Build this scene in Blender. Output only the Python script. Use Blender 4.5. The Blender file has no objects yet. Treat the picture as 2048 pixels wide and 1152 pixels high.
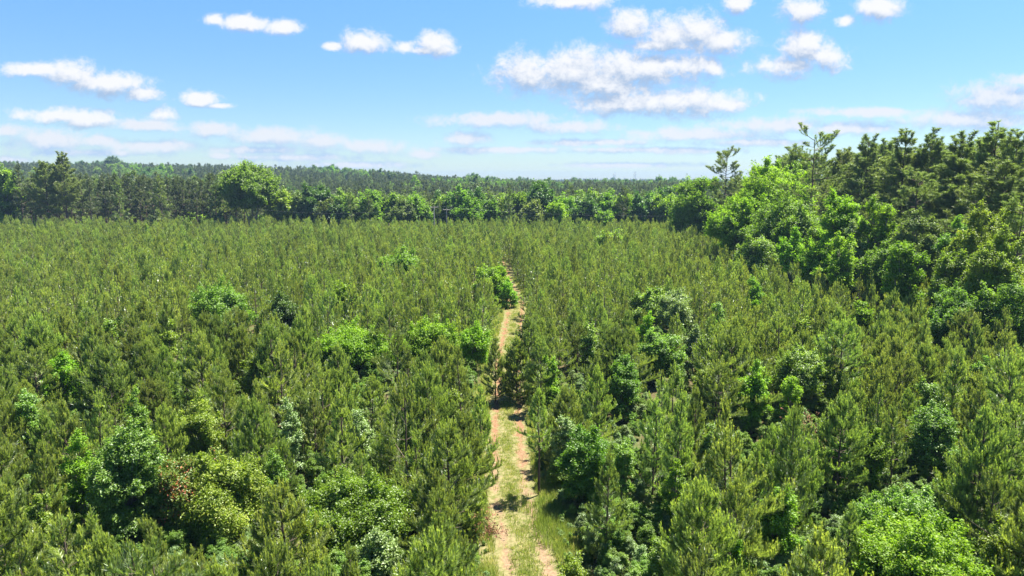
import bpy, math, random
import numpy as np

R = math.radians
SC = bpy.context.scene
COL = SC.collection

# ------------------------------------------------------------------ camera
CAM_H = 17.0
PITCH = R(8.99)
F_PX = 24.0 / 36.0 * 2048.0
cam_data = bpy.data.cameras.new("camera")
cam_data.lens = 24.0
cam_data.sensor_width = 36.0
cam_data.clip_start = 0.5
cam_data.clip_end = 20000.0
cam = bpy.data.objects.new("camera", cam_data)
cam.location = (0, 0, CAM_H)
cam.rotation_euler = (R(90) - PITCH, 0, 0)
COL.objects.link(cam)
SC.camera = cam

CP, SP = math.cos(PITCH), math.sin(PITCH)


def ray(px, py):
    t = (576 - py) / F_PX
    return ((px - 1024) / F_PX, CP + SP * t, -SP + CP * t)


def at_z(px, py, z):
    """The point of a photo pixel that lies at height z."""
    d = ray(px, py)
    k = (z - CAM_H) / d[2]
    return d[0] * k, d[1] * k


def at_y(px, py, Y):
    """x and z of a photo pixel at distance Y along the view."""
    d = ray(px, py)
    k = Y / d[1]
    return d[0] * k, CAM_H + d[2] * k


def to_px(x, y, z):
    dz = z - CAM_H
    depth = y * CP - dz * SP
    up = y * SP + dz * CP
    return 1024 + F_PX * x / depth, 576 - F_PX * up / depth, depth


# ------------------------------------------------------------------ exposure and render settings
SC.view_settings.view_transform = 'Standard'
SC.view_settings.look = 'None'
SC.view_settings.exposure = 1.95
SC.view_settings.gamma = 1.0
SC.view_settings.use_curve_mapping = False
SC.render.engine = 'CYCLES'
SC.cycles.max_bounces = 8
SC.cycles.diffuse_bounces = 5
SC.cycles.glossy_bounces = 2
SC.cycles.transmission_bounces = 4
SC.cycles.volume_bounces = 0
SC.cycles.sample_clamp_indirect = 4.0

# ------------------------------------------------------------------ sun
SUN_EL, SUN_AZ = R(66), R(58)          # azimuth from +Y towards +X
sun_vec = (math.sin(SUN_AZ) * math.cos(SUN_EL), math.cos(SUN_AZ) * math.cos(SUN_EL), math.sin(SUN_EL))
sd = bpy.data.lights.new("sun", 'SUN')
sd.energy = 5.0
sd.angle = R(0.53)
sd.color = (1.0, 0.95, 0.86)
sun = bpy.data.objects.new("sun", sd)
sun.rotation_euler = (R(90) - SUN_EL, 0, R(180) - SUN_AZ)
sun.location = (40, 30, 120)
COL.objects.link(sun)


# ------------------------------------------------------------------ node helpers
class NT:
    def __init__(self, tree):
        self.t = tree
        self.n = tree.nodes
        self.l = tree.links

    def new(self, kind, **kw):
        n = self.n.new(kind)
        for k, v in kw.items():
            setattr(n, k, v)
        return n

    def put(self, sock, val):
        if hasattr(val, 'is_output') or isinstance(val, bpy.types.NodeSocket):
            self.l.new(val, sock)
        else:
            sock.default_value = val

    def math(self, op, a, b=None, c=None, clamp=False):
        n = self.new('ShaderNodeMath', operation=op, use_clamp=clamp)
        self.put(n.inputs[0], a)
        if b is not None:
            self.put(n.inputs[1], b)
        if c is not None:
            self.put(n.inputs[2], c)
        return n.outputs[0]

    def vmath(self, op, a, b=None):
        n = self.new('ShaderNodeVectorMath', operation=op)
        self.put(n.inputs[0], a)
        if b is not None:
            self.put(n.inputs[1], b)
        return n.outputs['Value'] if op in ('LENGTH', 'DOT_PRODUCT') else n.outputs[0]

    def mix(self, f, a, b, blend='MIX'):
        n = self.new('ShaderNodeMix', data_type='RGBA', blend_type=blend)
        self.put(n.inputs[0], f)
        self.put(n.inputs[6], a)
        self.put(n.inputs[7], b)
        return n.outputs[2]

    def noise(self, vec, scale, detail=4, rough=0.55, dist=0.0):
        n = self.new('ShaderNodeTexNoise')
        if vec is not None:
            self.put(n.inputs['Vector'], vec)
        n.inputs['Scale'].default_value = scale
        n.inputs['Detail'].default_value = detail
        n.inputs['Roughness'].default_value = rough
        n.inputs['Distortion'].default_value = dist
        return n.outputs['Fac']

    def ramp(self, f, lo, hi, a=0.0, b=1.0):
        n = self.new('ShaderNodeMapRange', interpolation_type='SMOOTHSTEP')
        self.put(n.inputs[0], f)
        self.put(n.inputs[1], lo)
        self.put(n.inputs[2], hi)
        n.inputs[3].default_value = a
        n.inputs[4].default_value = b
        return n.outputs[0]


# ------------------------------------------------------------------ world: Nishita sky and the drifting cumulus
world = bpy.data.worlds.new("World")
SC.world = world
world.use_nodes = True
W = NT(world.node_tree)
W.n.clear()

# clouds: centre x, centre y, half width, half height up, half height down (photo pixels -> directions of the sky)
CUMULUS = [
    (1065, 148, 88, 44, 42), (1150, 146, 124, 50, 50), (1270, 140, 144, 48, 44), (1365, 132, 84, 28, 32), (1200, 172, 124, 40, 28),
    (1230, 207, 100, 30, 28), (1360, 203, 140, 30, 32), (1440, 212, 66, 18, 16),
    (1260, 52, 48, 34, 28), (1335, 68, 60, 40, 36), (1395, 65, 54, 40, 34), (1445, 85, 72, 28, 28), (1320, 92, 70, 18, 16), (1422, 136, 28, 22, 18),
    (1610, 92, 50, 34, 40), (1575, 132, 74, 24, 26), (1645, 112, 50, 25, 30),
    (1605, 20, 46, 30, 28), (1760, 14, 54, 28, 30), (1690, 43, 22, 13, 12),
    (1140, 2, 84, 18, 18), (1475, 10, 30, 22, 18),
    (425, 40, 24, 13, 11), (488, 47, 58, 18, 17), (568, 55, 40, 16, 15),
    (728, 86, 48, 27, 22), (665, 93, 22, 9, 9),
    (873, 92, 38, 27, 22), (846, 102, 30, 10, 8), (808, 95, 22, 15, 14),
    (90, 138, 92, 14, 16), (140, 147, 60, 27, 24), (215, 167, 84, 26, 26), (285, 186, 42, 15, 16),
    (130, 231, 100, 16, 18), (170, 241, 58, 18, 18), (397, 201, 42, 18, 15), (437, 212, 30, 6, 6), (327, 231, 32, 17, 13),
]
BANDS = [
    (300, 251, 70, 13, 12), (420, 259, 60, 16, 18), (540, 271, 92, 16, 20), (640, 281, 66, 14, 18), (740, 293, 80, 16, 15), (850, 310, 36, 9, 8),
    (10, 263, 45, 15, 14), (100, 281, 92, 22, 22), (205, 281, 50, 12, 12), (300, 292, 100, 13, 16), (440, 313, 30, 8, 6), (25, 319, 32, 9, 8),
    (1000, 239, 140, 15, 17), (1140, 253, 92, 14, 15), (935, 276, 48, 15, 15),
    (1560, 251, 120, 17, 17), (1750, 224, 130, 9, 11), (2000, 196, 95, 34, 36), (2045, 160, 44, 14, 12), (1930, 238, 140, 24, 26), (1700, 256, 100, 14, 15),
    (1400, 272, 150, 17, 12), (1180, 285, 120, 8, 8), (600, 315, 130, 9, 9), (700, 330, 130, 8, 8), (180, 305, 120, 9, 9), (1000, 300, 150, 7, 8), (1300, 300, 170, 7, 8), (1500, 285, 120, 9, 9), (520, 300, 110, 9, 9), (1250, 330, 150, 6, 6),
]


def cloud_group(name, blobs, n_amp, n_scale):
    g = bpy.data.node_groups.new(name, 'ShaderNodeTree')
    g.interface.new_socket('P', in_out='INPUT', socket_type='NodeSocketVector')
    g.interface.new_socket('Field', in_out='OUTPUT', socket_type='NodeSocketFloat')
    N = NT(g)
    gi = N.new('NodeGroupInput')
    go = N.new('NodeGroupOutput')
    P = gi.outputs[0]
    wv = N.vmath('MULTIPLY', P, (1.0, 1.15, 1.0))
    n1 = N.noise(wv, n_scale, 10, 0.72, 0.25)
    n0 = N.noise(wv, n_scale * 0.33, 2, 0.5)
    acc = None
    for cx, cy, hw, hu, hd in blobs:
        d = ray(cx, cy)
        u0, v0 = d[0] / d[1], d[2] / d[1]
        a, bu, bd = 1.10 * hw / F_PX, 1.08 * hu / F_PX, 1.08 * hd / F_PX
        q = N.vmath('SUBTRACT', P, (u0, v0, 0))
        q1 = N.vmath('MULTIPLY', q, (1 / a, 1 / bu, 0))
        q2 = N.vmath('MULTIPLY', q, (-1 / a, -1 / bd, 0))
        m = N.vmath('MAXIMUM', q1, q2)
        r = N.vmath('LENGTH', m)
        acc = r if acc is None else N.math('SMOOTH_MIN', acc, r, 0.25)
    f = N.math('SUBTRACT', 1.0, acc)
    f = N.math('MAXIMUM', f, -2.0)
    f = N.math('ADD', f, N.math('MULTIPLY', N.math('SUBTRACT', n1, 0.5), n_amp))
    f = N.math('ADD', f, N.math('MULTIPLY', N.math('SUBTRACT', n0, 0.5), n_amp * 0.3))
    N.l.new(f, go.inputs[0])
    return g


tc = W.new('ShaderNodeTexCoord')
sep = W.new('ShaderNodeSeparateXYZ')
W.l.new(tc.outputs['Generated'], sep.inputs[0])
yy = W.math('MAXIMUM', W.math('ABSOLUTE', sep.outputs[1]), 0.08)
comb = W.new('ShaderNodeCombineXYZ')
W.l.new(W.math('DIVIDE', sep.outputs[0], yy), comb.inputs[0])
W.l.new(W.math('DIVIDE', sep.outputs[2], yy), comb.inputs[1])
P0 = comb.outputs[0]
P1 = W.vmath('ADD', P0, (0.004, 0.017, 0))


def field(grp, P):
    n = W.new('ShaderNodeGroup')
    n.node_tree = grp
    W.l.new(P, n.inputs[0])
    return n.outputs[0]


sky = W.new('ShaderNodeTexSky')
sky.sky_type = 'NISHITA'
sky.sun_disc = False
sky.sun_elevation = SUN_EL
sky.sun_rotation = SUN_AZ
sky.altitude = 200
sky.air_density = 1.0
sky.dust_density = 0.15
sky.ozone_density = 2.2
hsv = W.new('ShaderNodeHueSaturation')
hsv.inputs['Hue'].default_value = 0.504
hsv.inputs['Saturation'].default_value = 1.26
hsv.inputs['Value'].default_value = 1.0
W.l.new(sky.outputs[0], hsv.inputs['Color'])
el = W.ramp(sep.outputs[2], -0.02, 0.42)
col = W.mix(1.0, hsv.outputs[0], W.mix(el, (0.43, 0.49, 0.58, 1), (0.86, 0.90, 0.90, 1)), 'MULTIPLY')
CLOUD_W = 3.75
g2 = cloud_group("cloud_bands", BANDS, 2.4, 38.0)
fa, fb = field(g2, P0), field(g2, P1)
al = W.math('MULTIPLY', W.ramp(fa, -0.25, 0.70), 0.90)
lit = W.ramp(W.math('SUBTRACT', fa, fb), -0.5, 0.8)  # sunlit tops and shaded undersides of the bands, painted into their colour
cc = W.mix(lit, (0.50 * CLOUD_W, 0.67 * CLOUD_W, 0.92 * CLOUD_W, 1), (0.95 * CLOUD_W, 0.96 * CLOUD_W, 1.0 * CLOUD_W, 1))
col = W.mix(al, col, cc)
g1 = cloud_group("cumulus_field", CUMULUS, 2.1, 36.0)
fa, fb = field(g1, P0), field(g1, P1)
al = W.math('MULTIPLY', W.ramp(fa, -0.16, 0.66), 0.97)
lit = W.ramp(W.math('SUBTRACT', fa, fb), -0.62, 0.68)  # cumulus colour carries painted sunlight on top and painted shade at the base
cc = W.mix(lit, (0.42 * CLOUD_W, 0.56 * CLOUD_W, 0.78 * CLOUD_W, 1), (1.05 * CLOUD_W, 1.05 * CLOUD_W, 1.06 * CLOUD_W, 1))
col = W.mix(al, col, cc)
bg = W.new('ShaderNodeBackground')
bg.inputs['Strength'].default_value = 0.066
W.l.new(col, bg.inputs['Color'])
wo = W.new('ShaderNodeOutputWorld')
W.l.new(bg.outputs[0], wo.inputs[0])
world.cycles.sampling_method = 'MANUAL'
world.cycles.sample_map_resolution = 512


# ------------------------------------------------------------------ materials
def mat(name):
    m = bpy.data.materials.new(name)
    m.use_nodes = True
    N = NT(m.node_tree)
    N.n.clear()
    out = N.new('ShaderNodeOutputMaterial')
    return m, N, out


def foliage(name, dark, light, tip, transl=0.35, gloss=0.05, rough=0.45, var=0.16, hue=0.012, tcol=(1.15, 1.25, 0.55)):
    """Leaves or needles: each leaf has its own shade (attribute tint), each plant its own too."""
    m, N, out = mat(name)
    at = N.new('ShaderNodeAttribute', attribute_name='tint')
    t = at.outputs['Fac']
    c = N.mix(N.ramp(t, 0.0, 0.75), (*dark, 1), (*light, 1))
    c = N.mix(N.ramp(t, 0.75, 1.0), c, (*tip, 1))
    oi = N.new('ShaderNodeObjectInfo')
    hs = N.new('ShaderNodeHueSaturation')
    r2 = N.math('FRACT', N.math('MULTIPLY', oi.outputs['Random'], 7.31))
    N.l.new(N.math('MULTIPLY_ADD', oi.outputs['Random'], 2 * hue, 0.5 - hue), hs.inputs['Hue'])
    N.l.new(N.math('MULTIPLY_ADD', r2, 2 * var, 1 - var), hs.inputs['Value'])
    N.l.new(c, hs.inputs['Color'])
    c = hs.outputs[0]
    df = N.new('ShaderNodeBsdfDiffuse')
    N.l.new(c, df.inputs[0])
    tr = N.new('ShaderNodeBsdfTranslucent')
    N.l.new(N.mix(1.0, c, (*tcol, 1), 'MULTIPLY'), tr.inputs[0])
    gl = N.new('ShaderNodeBsdfGlossy')
    gl.inputs['Roughness'].default_value = rough
    gl.inputs['Color'].default_value = (0.9, 0.95, 0.9, 1)
    m1 = N.new('ShaderNodeMixShader')
    m1.inputs[0].default_value = transl
    N.l.new(df.outputs[0], m1.inputs[1])
    N.l.new(tr.outputs[0], m1.inputs[2])
    m2 = N.new('ShaderNodeMixShader')
    m2.inputs[0].default_value = gloss
    N.l.new(m1.outputs[0], m2.inputs[1])
    N.l.new(gl.outputs[0], m2.inputs[2])
    N.l.new(m2.outputs[0], out.inputs[0])
    return m


def bark(name, a, b, scale=6.0):
    m, N, out = mat(name)
    tc = N.new('ShaderNodeTexCoord')
    v = N.vmath('MULTIPLY', tc.outputs['Object'], (1, 1, 0.25))
    c = N.mix(N.ramp(N.noise(v, scale, 5), 0.35, 0.65), (*a, 1), (*b, 1))
    p = N.new('ShaderNodeBsdfPrincipled')
    N.l.new(c, p.inputs['Base Color'])
    p.inputs['Roughness'].default_value = 0.9
    N.l.new(p.outputs[0], out.inputs[0])
    return m


M = {}
M['young_needles'] = foliage('young_pine_needles', (0.100, 0.152, 0.038), (0.308, 0.390, 0.086), (0.55, 0.59, 0.13), 0.48, 0.07, 0.42, 0.26, 0.016)
M['old_needles'] = foliage('tall_pine_needles', (0.110, 0.160, 0.045), (0.205, 0.265, 0.070), (0.32, 0.36, 0.09), 0.44, 0.04, 0.5, 0.15, 0.012)
M['brown_needles'] = foliage('dark_pine_needles', (0.066, 0.090, 0.040), (0.118, 0.145, 0.054), (0.19, 0.185, 0.075), 0.40, 0.03, 0.5, 0.15, 0.012)  # darker needle colour for part of the stand pine meshes
M['pine_bark'] = bark('pine_bark', (0.055, 0.036, 0.026), (0.13, 0.090, 0.066))
M['twig'] = bark('pine_twig', (0.075, 0.050, 0.034), (0.15, 0.115, 0.085))
M['grey_bark'] = bark('grey_bark', (0.10, 0.085, 0.07), (0.25, 0.22, 0.18))
M['dead_twig'] = bark('dead_twig', (0.17, 0.06, 0.035), (0.30, 0.14, 0.08))
LEAF = {
    'lime':   foliage('lime_leaves', (0.130, 0.235, 0.014), (0.200, 0.345, 0.022), (0.29, 0.42, 0.04), 0.56, 0.02, 0.5),
    'mid':    foliage('mid_green_leaves', (0.112, 0.200, 0.020), (0.185, 0.300, 0.032), (0.23, 0.34, 0.06), 0.56, 0.025, 0.5),
    'dark':   foliage('dark_green_leaves', (0.060, 0.125, 0.022), (0.105, 0.190, 0.034), (0.16, 0.24, 0.055), 0.44, 0.03, 0.45),
    'mint':   foliage('mint_leaves', (0.135, 0.225, 0.030), (0.225, 0.345, 0.056), (0.32, 0.43, 0.10), 0.56, 0.03, 0.45),
    'pale':   foliage('pale_silver_leaves', (0.14, 0.215, 0.060), (0.235, 0.335, 0.11), (0.36, 0.44, 0.21), 0.42, 0.035, 0.42),
    'glossy': foliage('glossy_leaves', (0.105, 0.200, 0.014), (0.180, 0.305, 0.022), (0.23, 0.35, 0.04), 0.56, 0.03, 0.42),
    'red':    foliage('red_tipped_leaves', (0.100, 0.165, 0.020), (0.170, 0.240, 0.034), (0.42, 0.13, 0.05), 0.44, 0.03, 0.45),
    'yellow': foliage('yellow_green_leaves', (0.140, 0.205, 0.020), (0.220, 0.300, 0.034), (0.32, 0.37, 0.06), 0.56, 0.025, 0.45),
    'olive':  foliage('olive_leaves', (0.098, 0.140, 0.034), (0.165, 0.215, 0.050), (0.23, 0.27, 0.08), 0.44, 0.025, 0.45),
}
M['grass'] = foliage('grass_blades', (0.13, 0.18, 0.028), (0.25, 0.29, 0.060), (0.46, 0.40, 0.17), 0.40, 0.03, 0.5)


# ------------------------------------------------------------------ mesh helpers
def mesh_of(name, V, T, tint=None, midx=None, mats=()):
    me = bpy.data.meshes.new(name)
    V = np.ascontiguousarray(V, dtype=np.float32)
    T = np.ascontiguousarray(T, dtype=np.int32)
    nt, k = T.shape
    me.vertices.add(len(V))
    me.vertices.foreach_set('co', V.ravel())
    me.loops.add(nt * k)
    me.loops.foreach_set('vertex_index', T.ravel())
    me.polygons.add(nt)
    me.polygons.foreach_set('loop_start', np.arange(0, nt * k, k, dtype=np.int32))
    if midx is not None:
        me.polygons.foreach_set('material_index', np.asarray(midx, dtype=np.int32))
    for m in mats:
        me.materials.append(m)
    me.update(calc_edges=True)
    if tint is not None:
        a = me.attributes.new('tint', 'FLOAT', 'FACE')
        a.data.foreach_set('value', np.asarray(tint, dtype=np.float32))
    return me


def unit(v):
    return v / np.maximum(np.linalg.norm(v, axis=-1, keepdims=True), 1e-9)


class Geo:
    """Triangles collected for one mesh."""

    def __init__(self):
        self.V, self.T, self.tint, self.mi, self.n = [], [], [], [], 0

    def add(self, V, T, tint, mi):
        self.V.append(np.asarray(V, dtype=np.float64))
        self.T.append(np.asarray(T) + self.n)
        self.tint.append(np.broadcast_to(np.asarray(tint, dtype=np.float64), (len(T),)))
        self.mi.append(np.full(len(T), mi))
        self.n += len(V)

    def tubes(self, p0, p1, r0, r1, mi=0, sides=4, tint=0.5):
        """Cones from p0 to p1, all at once."""
        p0, p1 = np.asarray(p0, float), np.asarray(p1, float)
        if not len(p0):
            return
        r0, r1 = np.broadcast_to(r0, (len(p0),)), np.broadcast_to(r1, (len(p0),))
        ax = unit(p1 - p0)
        ref = np.where(np.abs(ax[:, 2:3]) > 0.9, np.array([[1.0, 0, 0]]), np.array([[0, 0, 1.0]]))
        s = unit(np.cross(ax, ref))
        t = np.cross(ax, s)
        ang = np.arange(sides) * 2 * np.pi / sides
        ring = s[:, None, :] * np.cos(ang)[None, :, None] + t[:, None, :] * np.sin(ang)[None, :, None]
        a = p0[:, None, :] + ring * r0[:, None, None]
        b = p1[:, None, :] + ring * r1[:, None, None]
        V = np.concatenate([a, b], axis=1).reshape(-1, 3)
        base = (np.arange(len(p0)) * 2 * sides)[:, None]
        i = np.arange(sides)
        j = (i + 1) % sides
        t1 = np.stack([i, j, j + sides], axis=1)
        t2 = np.stack([i, j + sides, i + sides], axis=1)
        q = np.concatenate([t1, t2])
        T = (base[:, :, None] + q[None]).reshape(-1, 3)
        self.add(V, T, tint, mi)

    def needles(self, rng, p0, p1, per_m, L, w, spread, tint_lo, tint_hi, mi=1):
        p0, p1 = np.asarray(p0, float), np.asarray(p1, float)
        if not len(p0):
            return
        ln = np.linalg.norm(p1 - p0, axis=1)
        cnt = np.maximum(1, np.floor(ln * per_m + rng.random(len(ln)))).astype(int)
        k = np.repeat(np.arange(len(ln)), cnt)
        n = len(k)
        t = rng.random(n)[:, None]
        base = p0[k] * (1 - t) + p1[k] * t
        ax = unit(p1 - p0)[k]
        pr = unit(np.cross(ax, rng.normal(size=(n, 3))))
        sa = (spread * (0.55 + 0.75 * rng.random(n)))[:, None]
        d = unit(ax * np.cos(sa) + pr * np.sin(sa) + np.array([0, 0, 0.12]))
        LL = (L * (0.7 + 0.5 * rng.random(n)))[:, None]
        sd = unit(np.cross(d, rng.normal(size=(n, 3)))) * (w * 0.5)
        V = np.stack([base - sd, base + sd, base + d * LL], axis=1).reshape(-1, 3)
        T = np.arange(n * 3).reshape(-1, 3)
        lo, hi = np.broadcast_to(tint_lo, (len(ln),))[k], np.broadcast_to(tint_hi, (len(ln),))[k]
        self.add(V, T, lo + (hi - lo) * rng.random(n), mi)

    def leaves(self, rng, pos, nrm, size, tint, mi=0):
        n = len(pos)
        nrm = unit(nrm)
        a = unit(np.cross(nrm, rng.normal(size=(n, 3))))
        b = np.cross(nrm, a)
        s = (size * (0.65 + 0.7 * rng.random(n)))[:, None]
        droop = nrm * s * 0.18
        V = np.stack([pos - a * s * 0.5, pos + b * s * 0.32 + droop, pos + a * s * 0.5, pos - b * s * 0.32 + droop], axis=1).reshape(-1, 3)
        i = np.arange(n)[:, None] * 4
        T = np.concatenate([i + np.array([[0, 1, 2]]), i + np.array([[0, 2, 3]])])
        self.add(V, T, np.concatenate([tint, tint]), mi)

    def mesh(self, name, mats):
        return mesh_of(name, np.concatenate(self.V), np.concatenate(self.T), np.concatenate(self.tint), np.concatenate(self.mi), mats)


def link(name, me, parent=None):
    o = bpy.data.objects.new(name, me)
    COL.objects.link(o)
    o.parent = parent
    return o


def root_of(name, loc, rz=0.0, scale=1.0):
    o = bpy.data.objects.new(name, None)
    o.empty_display_size = 0.3
    COL.objects.link(o)
    o.location = loc
    o.rotation_euler = (0, 0, rz)
    o.scale = scale if isinstance(scale, tuple) else (scale,) * 3
    return o


def tag(o, label, cat, group=None):
    o['label'] = label
    o['category'] = cat
    if group:
        o['group'] = group


# ------------------------------------------------------------------ terrain
RIDGE = [(-2.0, 32), (-0.75, 22.5), (-0.64, 21.5), (-0.53, 20), (-0.42, 18), (-0.31, 16), (-0.20, 12.5), (-0.09, 6.0), (0.0, 1.5), (0.06, 0.5), (0.2, 0), (0.5, 2), (2.0, 4)]
RX, RZ = [a for a, _ in RIDGE], [b for _, b in RIDGE]


def terrain(x, y):
    x, y = np.asarray(x, float), np.asarray(y, float)
    a = x / np.maximum(y, 50)
    hr = np.interp(a, RX, RZ)
    t = np.clip((y - 330) / 470, 0, 1)
    t = t * t * (3 - 2 * t)
    z = hr * t
    back = np.clip((y - 820) / 700, 0, 1)
    z = z - back * back * (hr + 6)
    v = np.clip((y - 230) / 60, 0, 1) * np.clip((420 - y) / 120, 0, 1)
    z = z - 2.5 * v
    # the low blue ridge far beyond
    far = np.exp(-((y - 2000) / 300.0) ** 2) * (10 + 3.0 * np.sin(x / 330.0 + 1.0)) * np.clip((a + 0.15) / 0.25, 0, 1)
    return z + far


def make_ground():
    ys = np.concatenate([np.arange(-160, 200, 40), np.arange(200, 900, 25), np.arange(900, 3600, 90)])
    xs = np.concatenate([np.arange(-3000, -700, 150), np.arange(-700, 700, 35), np.arange(700, 3001, 150)])
    X, Y = np.meshgrid(xs, ys)
    Z = terrain(X, Y)
    V = np.stack([X, Y, Z], axis=-1).reshape(-1, 3)
    ny, nx = X.shape
    i = (np.arange(ny - 1)[:, None] * nx + np.arange(nx - 1)[None, :]).ravel()
    T = np.stack([i, i + 1, i + nx + 1, i + nx], axis=1)
    m, N, out = mat('forest_floor')
    tc = N.new('ShaderNodeTexCoord')
    v = tc.outputs['Object']
    c = N.mix(N.ramp(N.noise(v, 0.35, 5), 0.38, 0.62), (0.075, 0.060, 0.030, 1), (0.065, 0.090, 0.026, 1))
    c = N.mix(N.ramp(N.noise(v, 5.0, 4), 0.45, 0.75), c, (0.12, 0.10, 0.055, 1))
    p = N.new('ShaderNodeBsdfDiffuse')
    N.l.new(c, p.inputs[0])
    bp = N.new('ShaderNodeBump')
    bp.inputs['Strength'].default_value = 0.6
    bp.inputs['Distance'].default_value = 0.12
    N.l.new(N.noise(v, 3.0, 5), bp.inputs['Height'])
    N.l.new(bp.outputs[0], p.inputs['Normal'])
    N.l.new(p.outputs[0], out.inputs[0])
    me = mesh_of('ground', V, T, mats=[m])
    me.polygons.foreach_set('use_smooth', np.ones(len(T), dtype=bool))
    o = link('ground', me)
    o['kind'] = 'structure'


make_ground()

# the sandy two-rut track, read off the photograph as (centre x, y)
TRACK_PX = [(1064, 1150), (1034, 1050), (1016, 950), (1015, 900), (1015, 850), (1018, 780), (1014, 720), (1025, 660), (1033, 605), (1012, 565), (1003, 535)]
TR = [(1.9, 8.0)] + [at_z(x, y, 0) for x, y in TRACK_PX]
TR += [(-4.0, 165.0), (-8.0, 192.0)]
TRX, TRY = np.array([p[0] for p in TR]), np.array([p[1] for p in TR])


def track_x(y):
    y = np.asarray(y, float)
    return (np.interp(y - 3, TRY, TRX) + np.interp(y, TRY, TRX) + np.interp(y + 3, TRY, TRX)) / 3


def make_track():
    ys = np.arange(8, 190, 0.75)
    us = np.linspace(-2.1, 2.1, 29)
    X = track_x(ys)[:, None] + us[None, :]
    Y = np.repeat(ys[:, None], len(us), 1)
    rut = np.exp(-((np.abs(us) - 0.85) / 0.28) ** 2)
    edge = np.clip((2.1 - np.abs(us)) / 0.25, 0, 1)
    Z = 0.03 * edge[None, :] * (1 - 0.9 * rut[None, :]) + 0.008 + 0.0 * Y
    V = np.stack([X, Y, Z], axis=-1).reshape(-1, 3)
    ny, nx = X.shape
    i = (np.arange(ny - 1)[:, None] * nx + np.arange(nx - 1)[None, :]).ravel()
    T = np.stack([i, i + 1, i + nx + 1, i + nx], axis=1)
    m, N, out = mat('sandy_track')
    uvn = N.new('ShaderNodeUVMap', uv_map='track')
    sp = N.new('ShaderNodeSeparateXYZ')
    N.l.new(uvn.outputs[0], sp.inputs[0])
    geo = N.new('ShaderNodeNewGeometry')
    pos = geo.outputs['Position']
    nb = N.noise(pos, 0.9, 5, 0.6)
    nf = N.noise(pos, 7.0, 4, 0.6)
    nl = N.noise(pos, 0.16, 2)
    au = N.math('ABSOLUTE', sp.outputs[0])
    d = N.math('ABSOLUTE', N.math('SUBTRACT', au, 0.85))
    d = N.math('ADD', d, N.math('MULTIPLY', N.math('SUBTRACT', nb, 0.5), 1.7))
    d = N.math('ADD', d, N.math('MULTIPLY', N.math('SUBTRACT', nf, 0.5), 0.7))
    dirt = N.ramp(d, 0.36, 0.02)
    sand = N.mix(N.ramp(nf, 0.35, 0.7), (0.165, 0.110, 0.066, 1), (0.235, 0.168, 0.106, 1))
    clay = N.mix(N.ramp(nf, 0.35, 0.7), (0.155, 0.085, 0.046, 1), (0.215, 0.130, 0.076, 1))
    far_clay = N.ramp(N.math('ADD', sp.outputs[1], N.math('MULTIPLY', nl, 14.0)), 43.0, 52.0)
    sand = N.mix(far_clay, sand, clay)
    sand = N.mix(N.ramp(N.noise(pos, 2.2, 4), 0.58, 0.72), sand, (0.21, 0.155, 0.085, 1))
    turf = N.mix(N.ramp(N.noise(pos, 3.5, 5, 0.65), 0.38, 0.62), (0.105, 0.112, 0.036, 1), (0.190, 0.165, 0.082, 1))
    c = N.mix(dirt, turf, sand)
    p = N.new('ShaderNodeBsdfDiffuse')
    N.l.new(c, p.inputs[0])
    bp = N.new('ShaderNodeBump')
    bp.inputs['Strength'].default_value = 0.7
    bp.inputs['Distance'].default_value = 0.08
    N.l.new(N.math('ADD', nf, N.noise(pos, 2.0, 3)), bp.inputs['Height'])
    N.l.new(bp.outputs[0], p.inputs['Normal'])
    N.l.new(p.outputs[0], out.inputs[0])
    me = mesh_of('path', V, T, mats=[m])
    uv = me.uv_layers.new(name='track')
    UV = np.stack([np.repeat(us[None, :], ny, 0), Y], axis=-1).reshape(-1, 2)
    uv.data.foreach_set('uv', UV[T.ravel()].astype(np.float32).ravel())
    me.polygons.foreach_set('use_smooth', np.ones(len(T), dtype=bool))
    o = link('path', me)
    o['kind'] = 'structure'


make_track()


# ------------------------------------------------------------------ pines
def bend_path(start, az, e0, e1, L, n):
    """Points of a branch leaving at elevation e0 and turning up to e1."""
    p = [np.array(start, float)]
    for i in range(n):
        e = e0 + (e1 - e0) * ((i + 0.5) / n) ** 1.3
        st = L / n
        p.append(p[-1] + st * np.array([math.cos(az) * math.cos(e), math.sin(az) * math.cos(e), math.sin(e)]))
    return p


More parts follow.
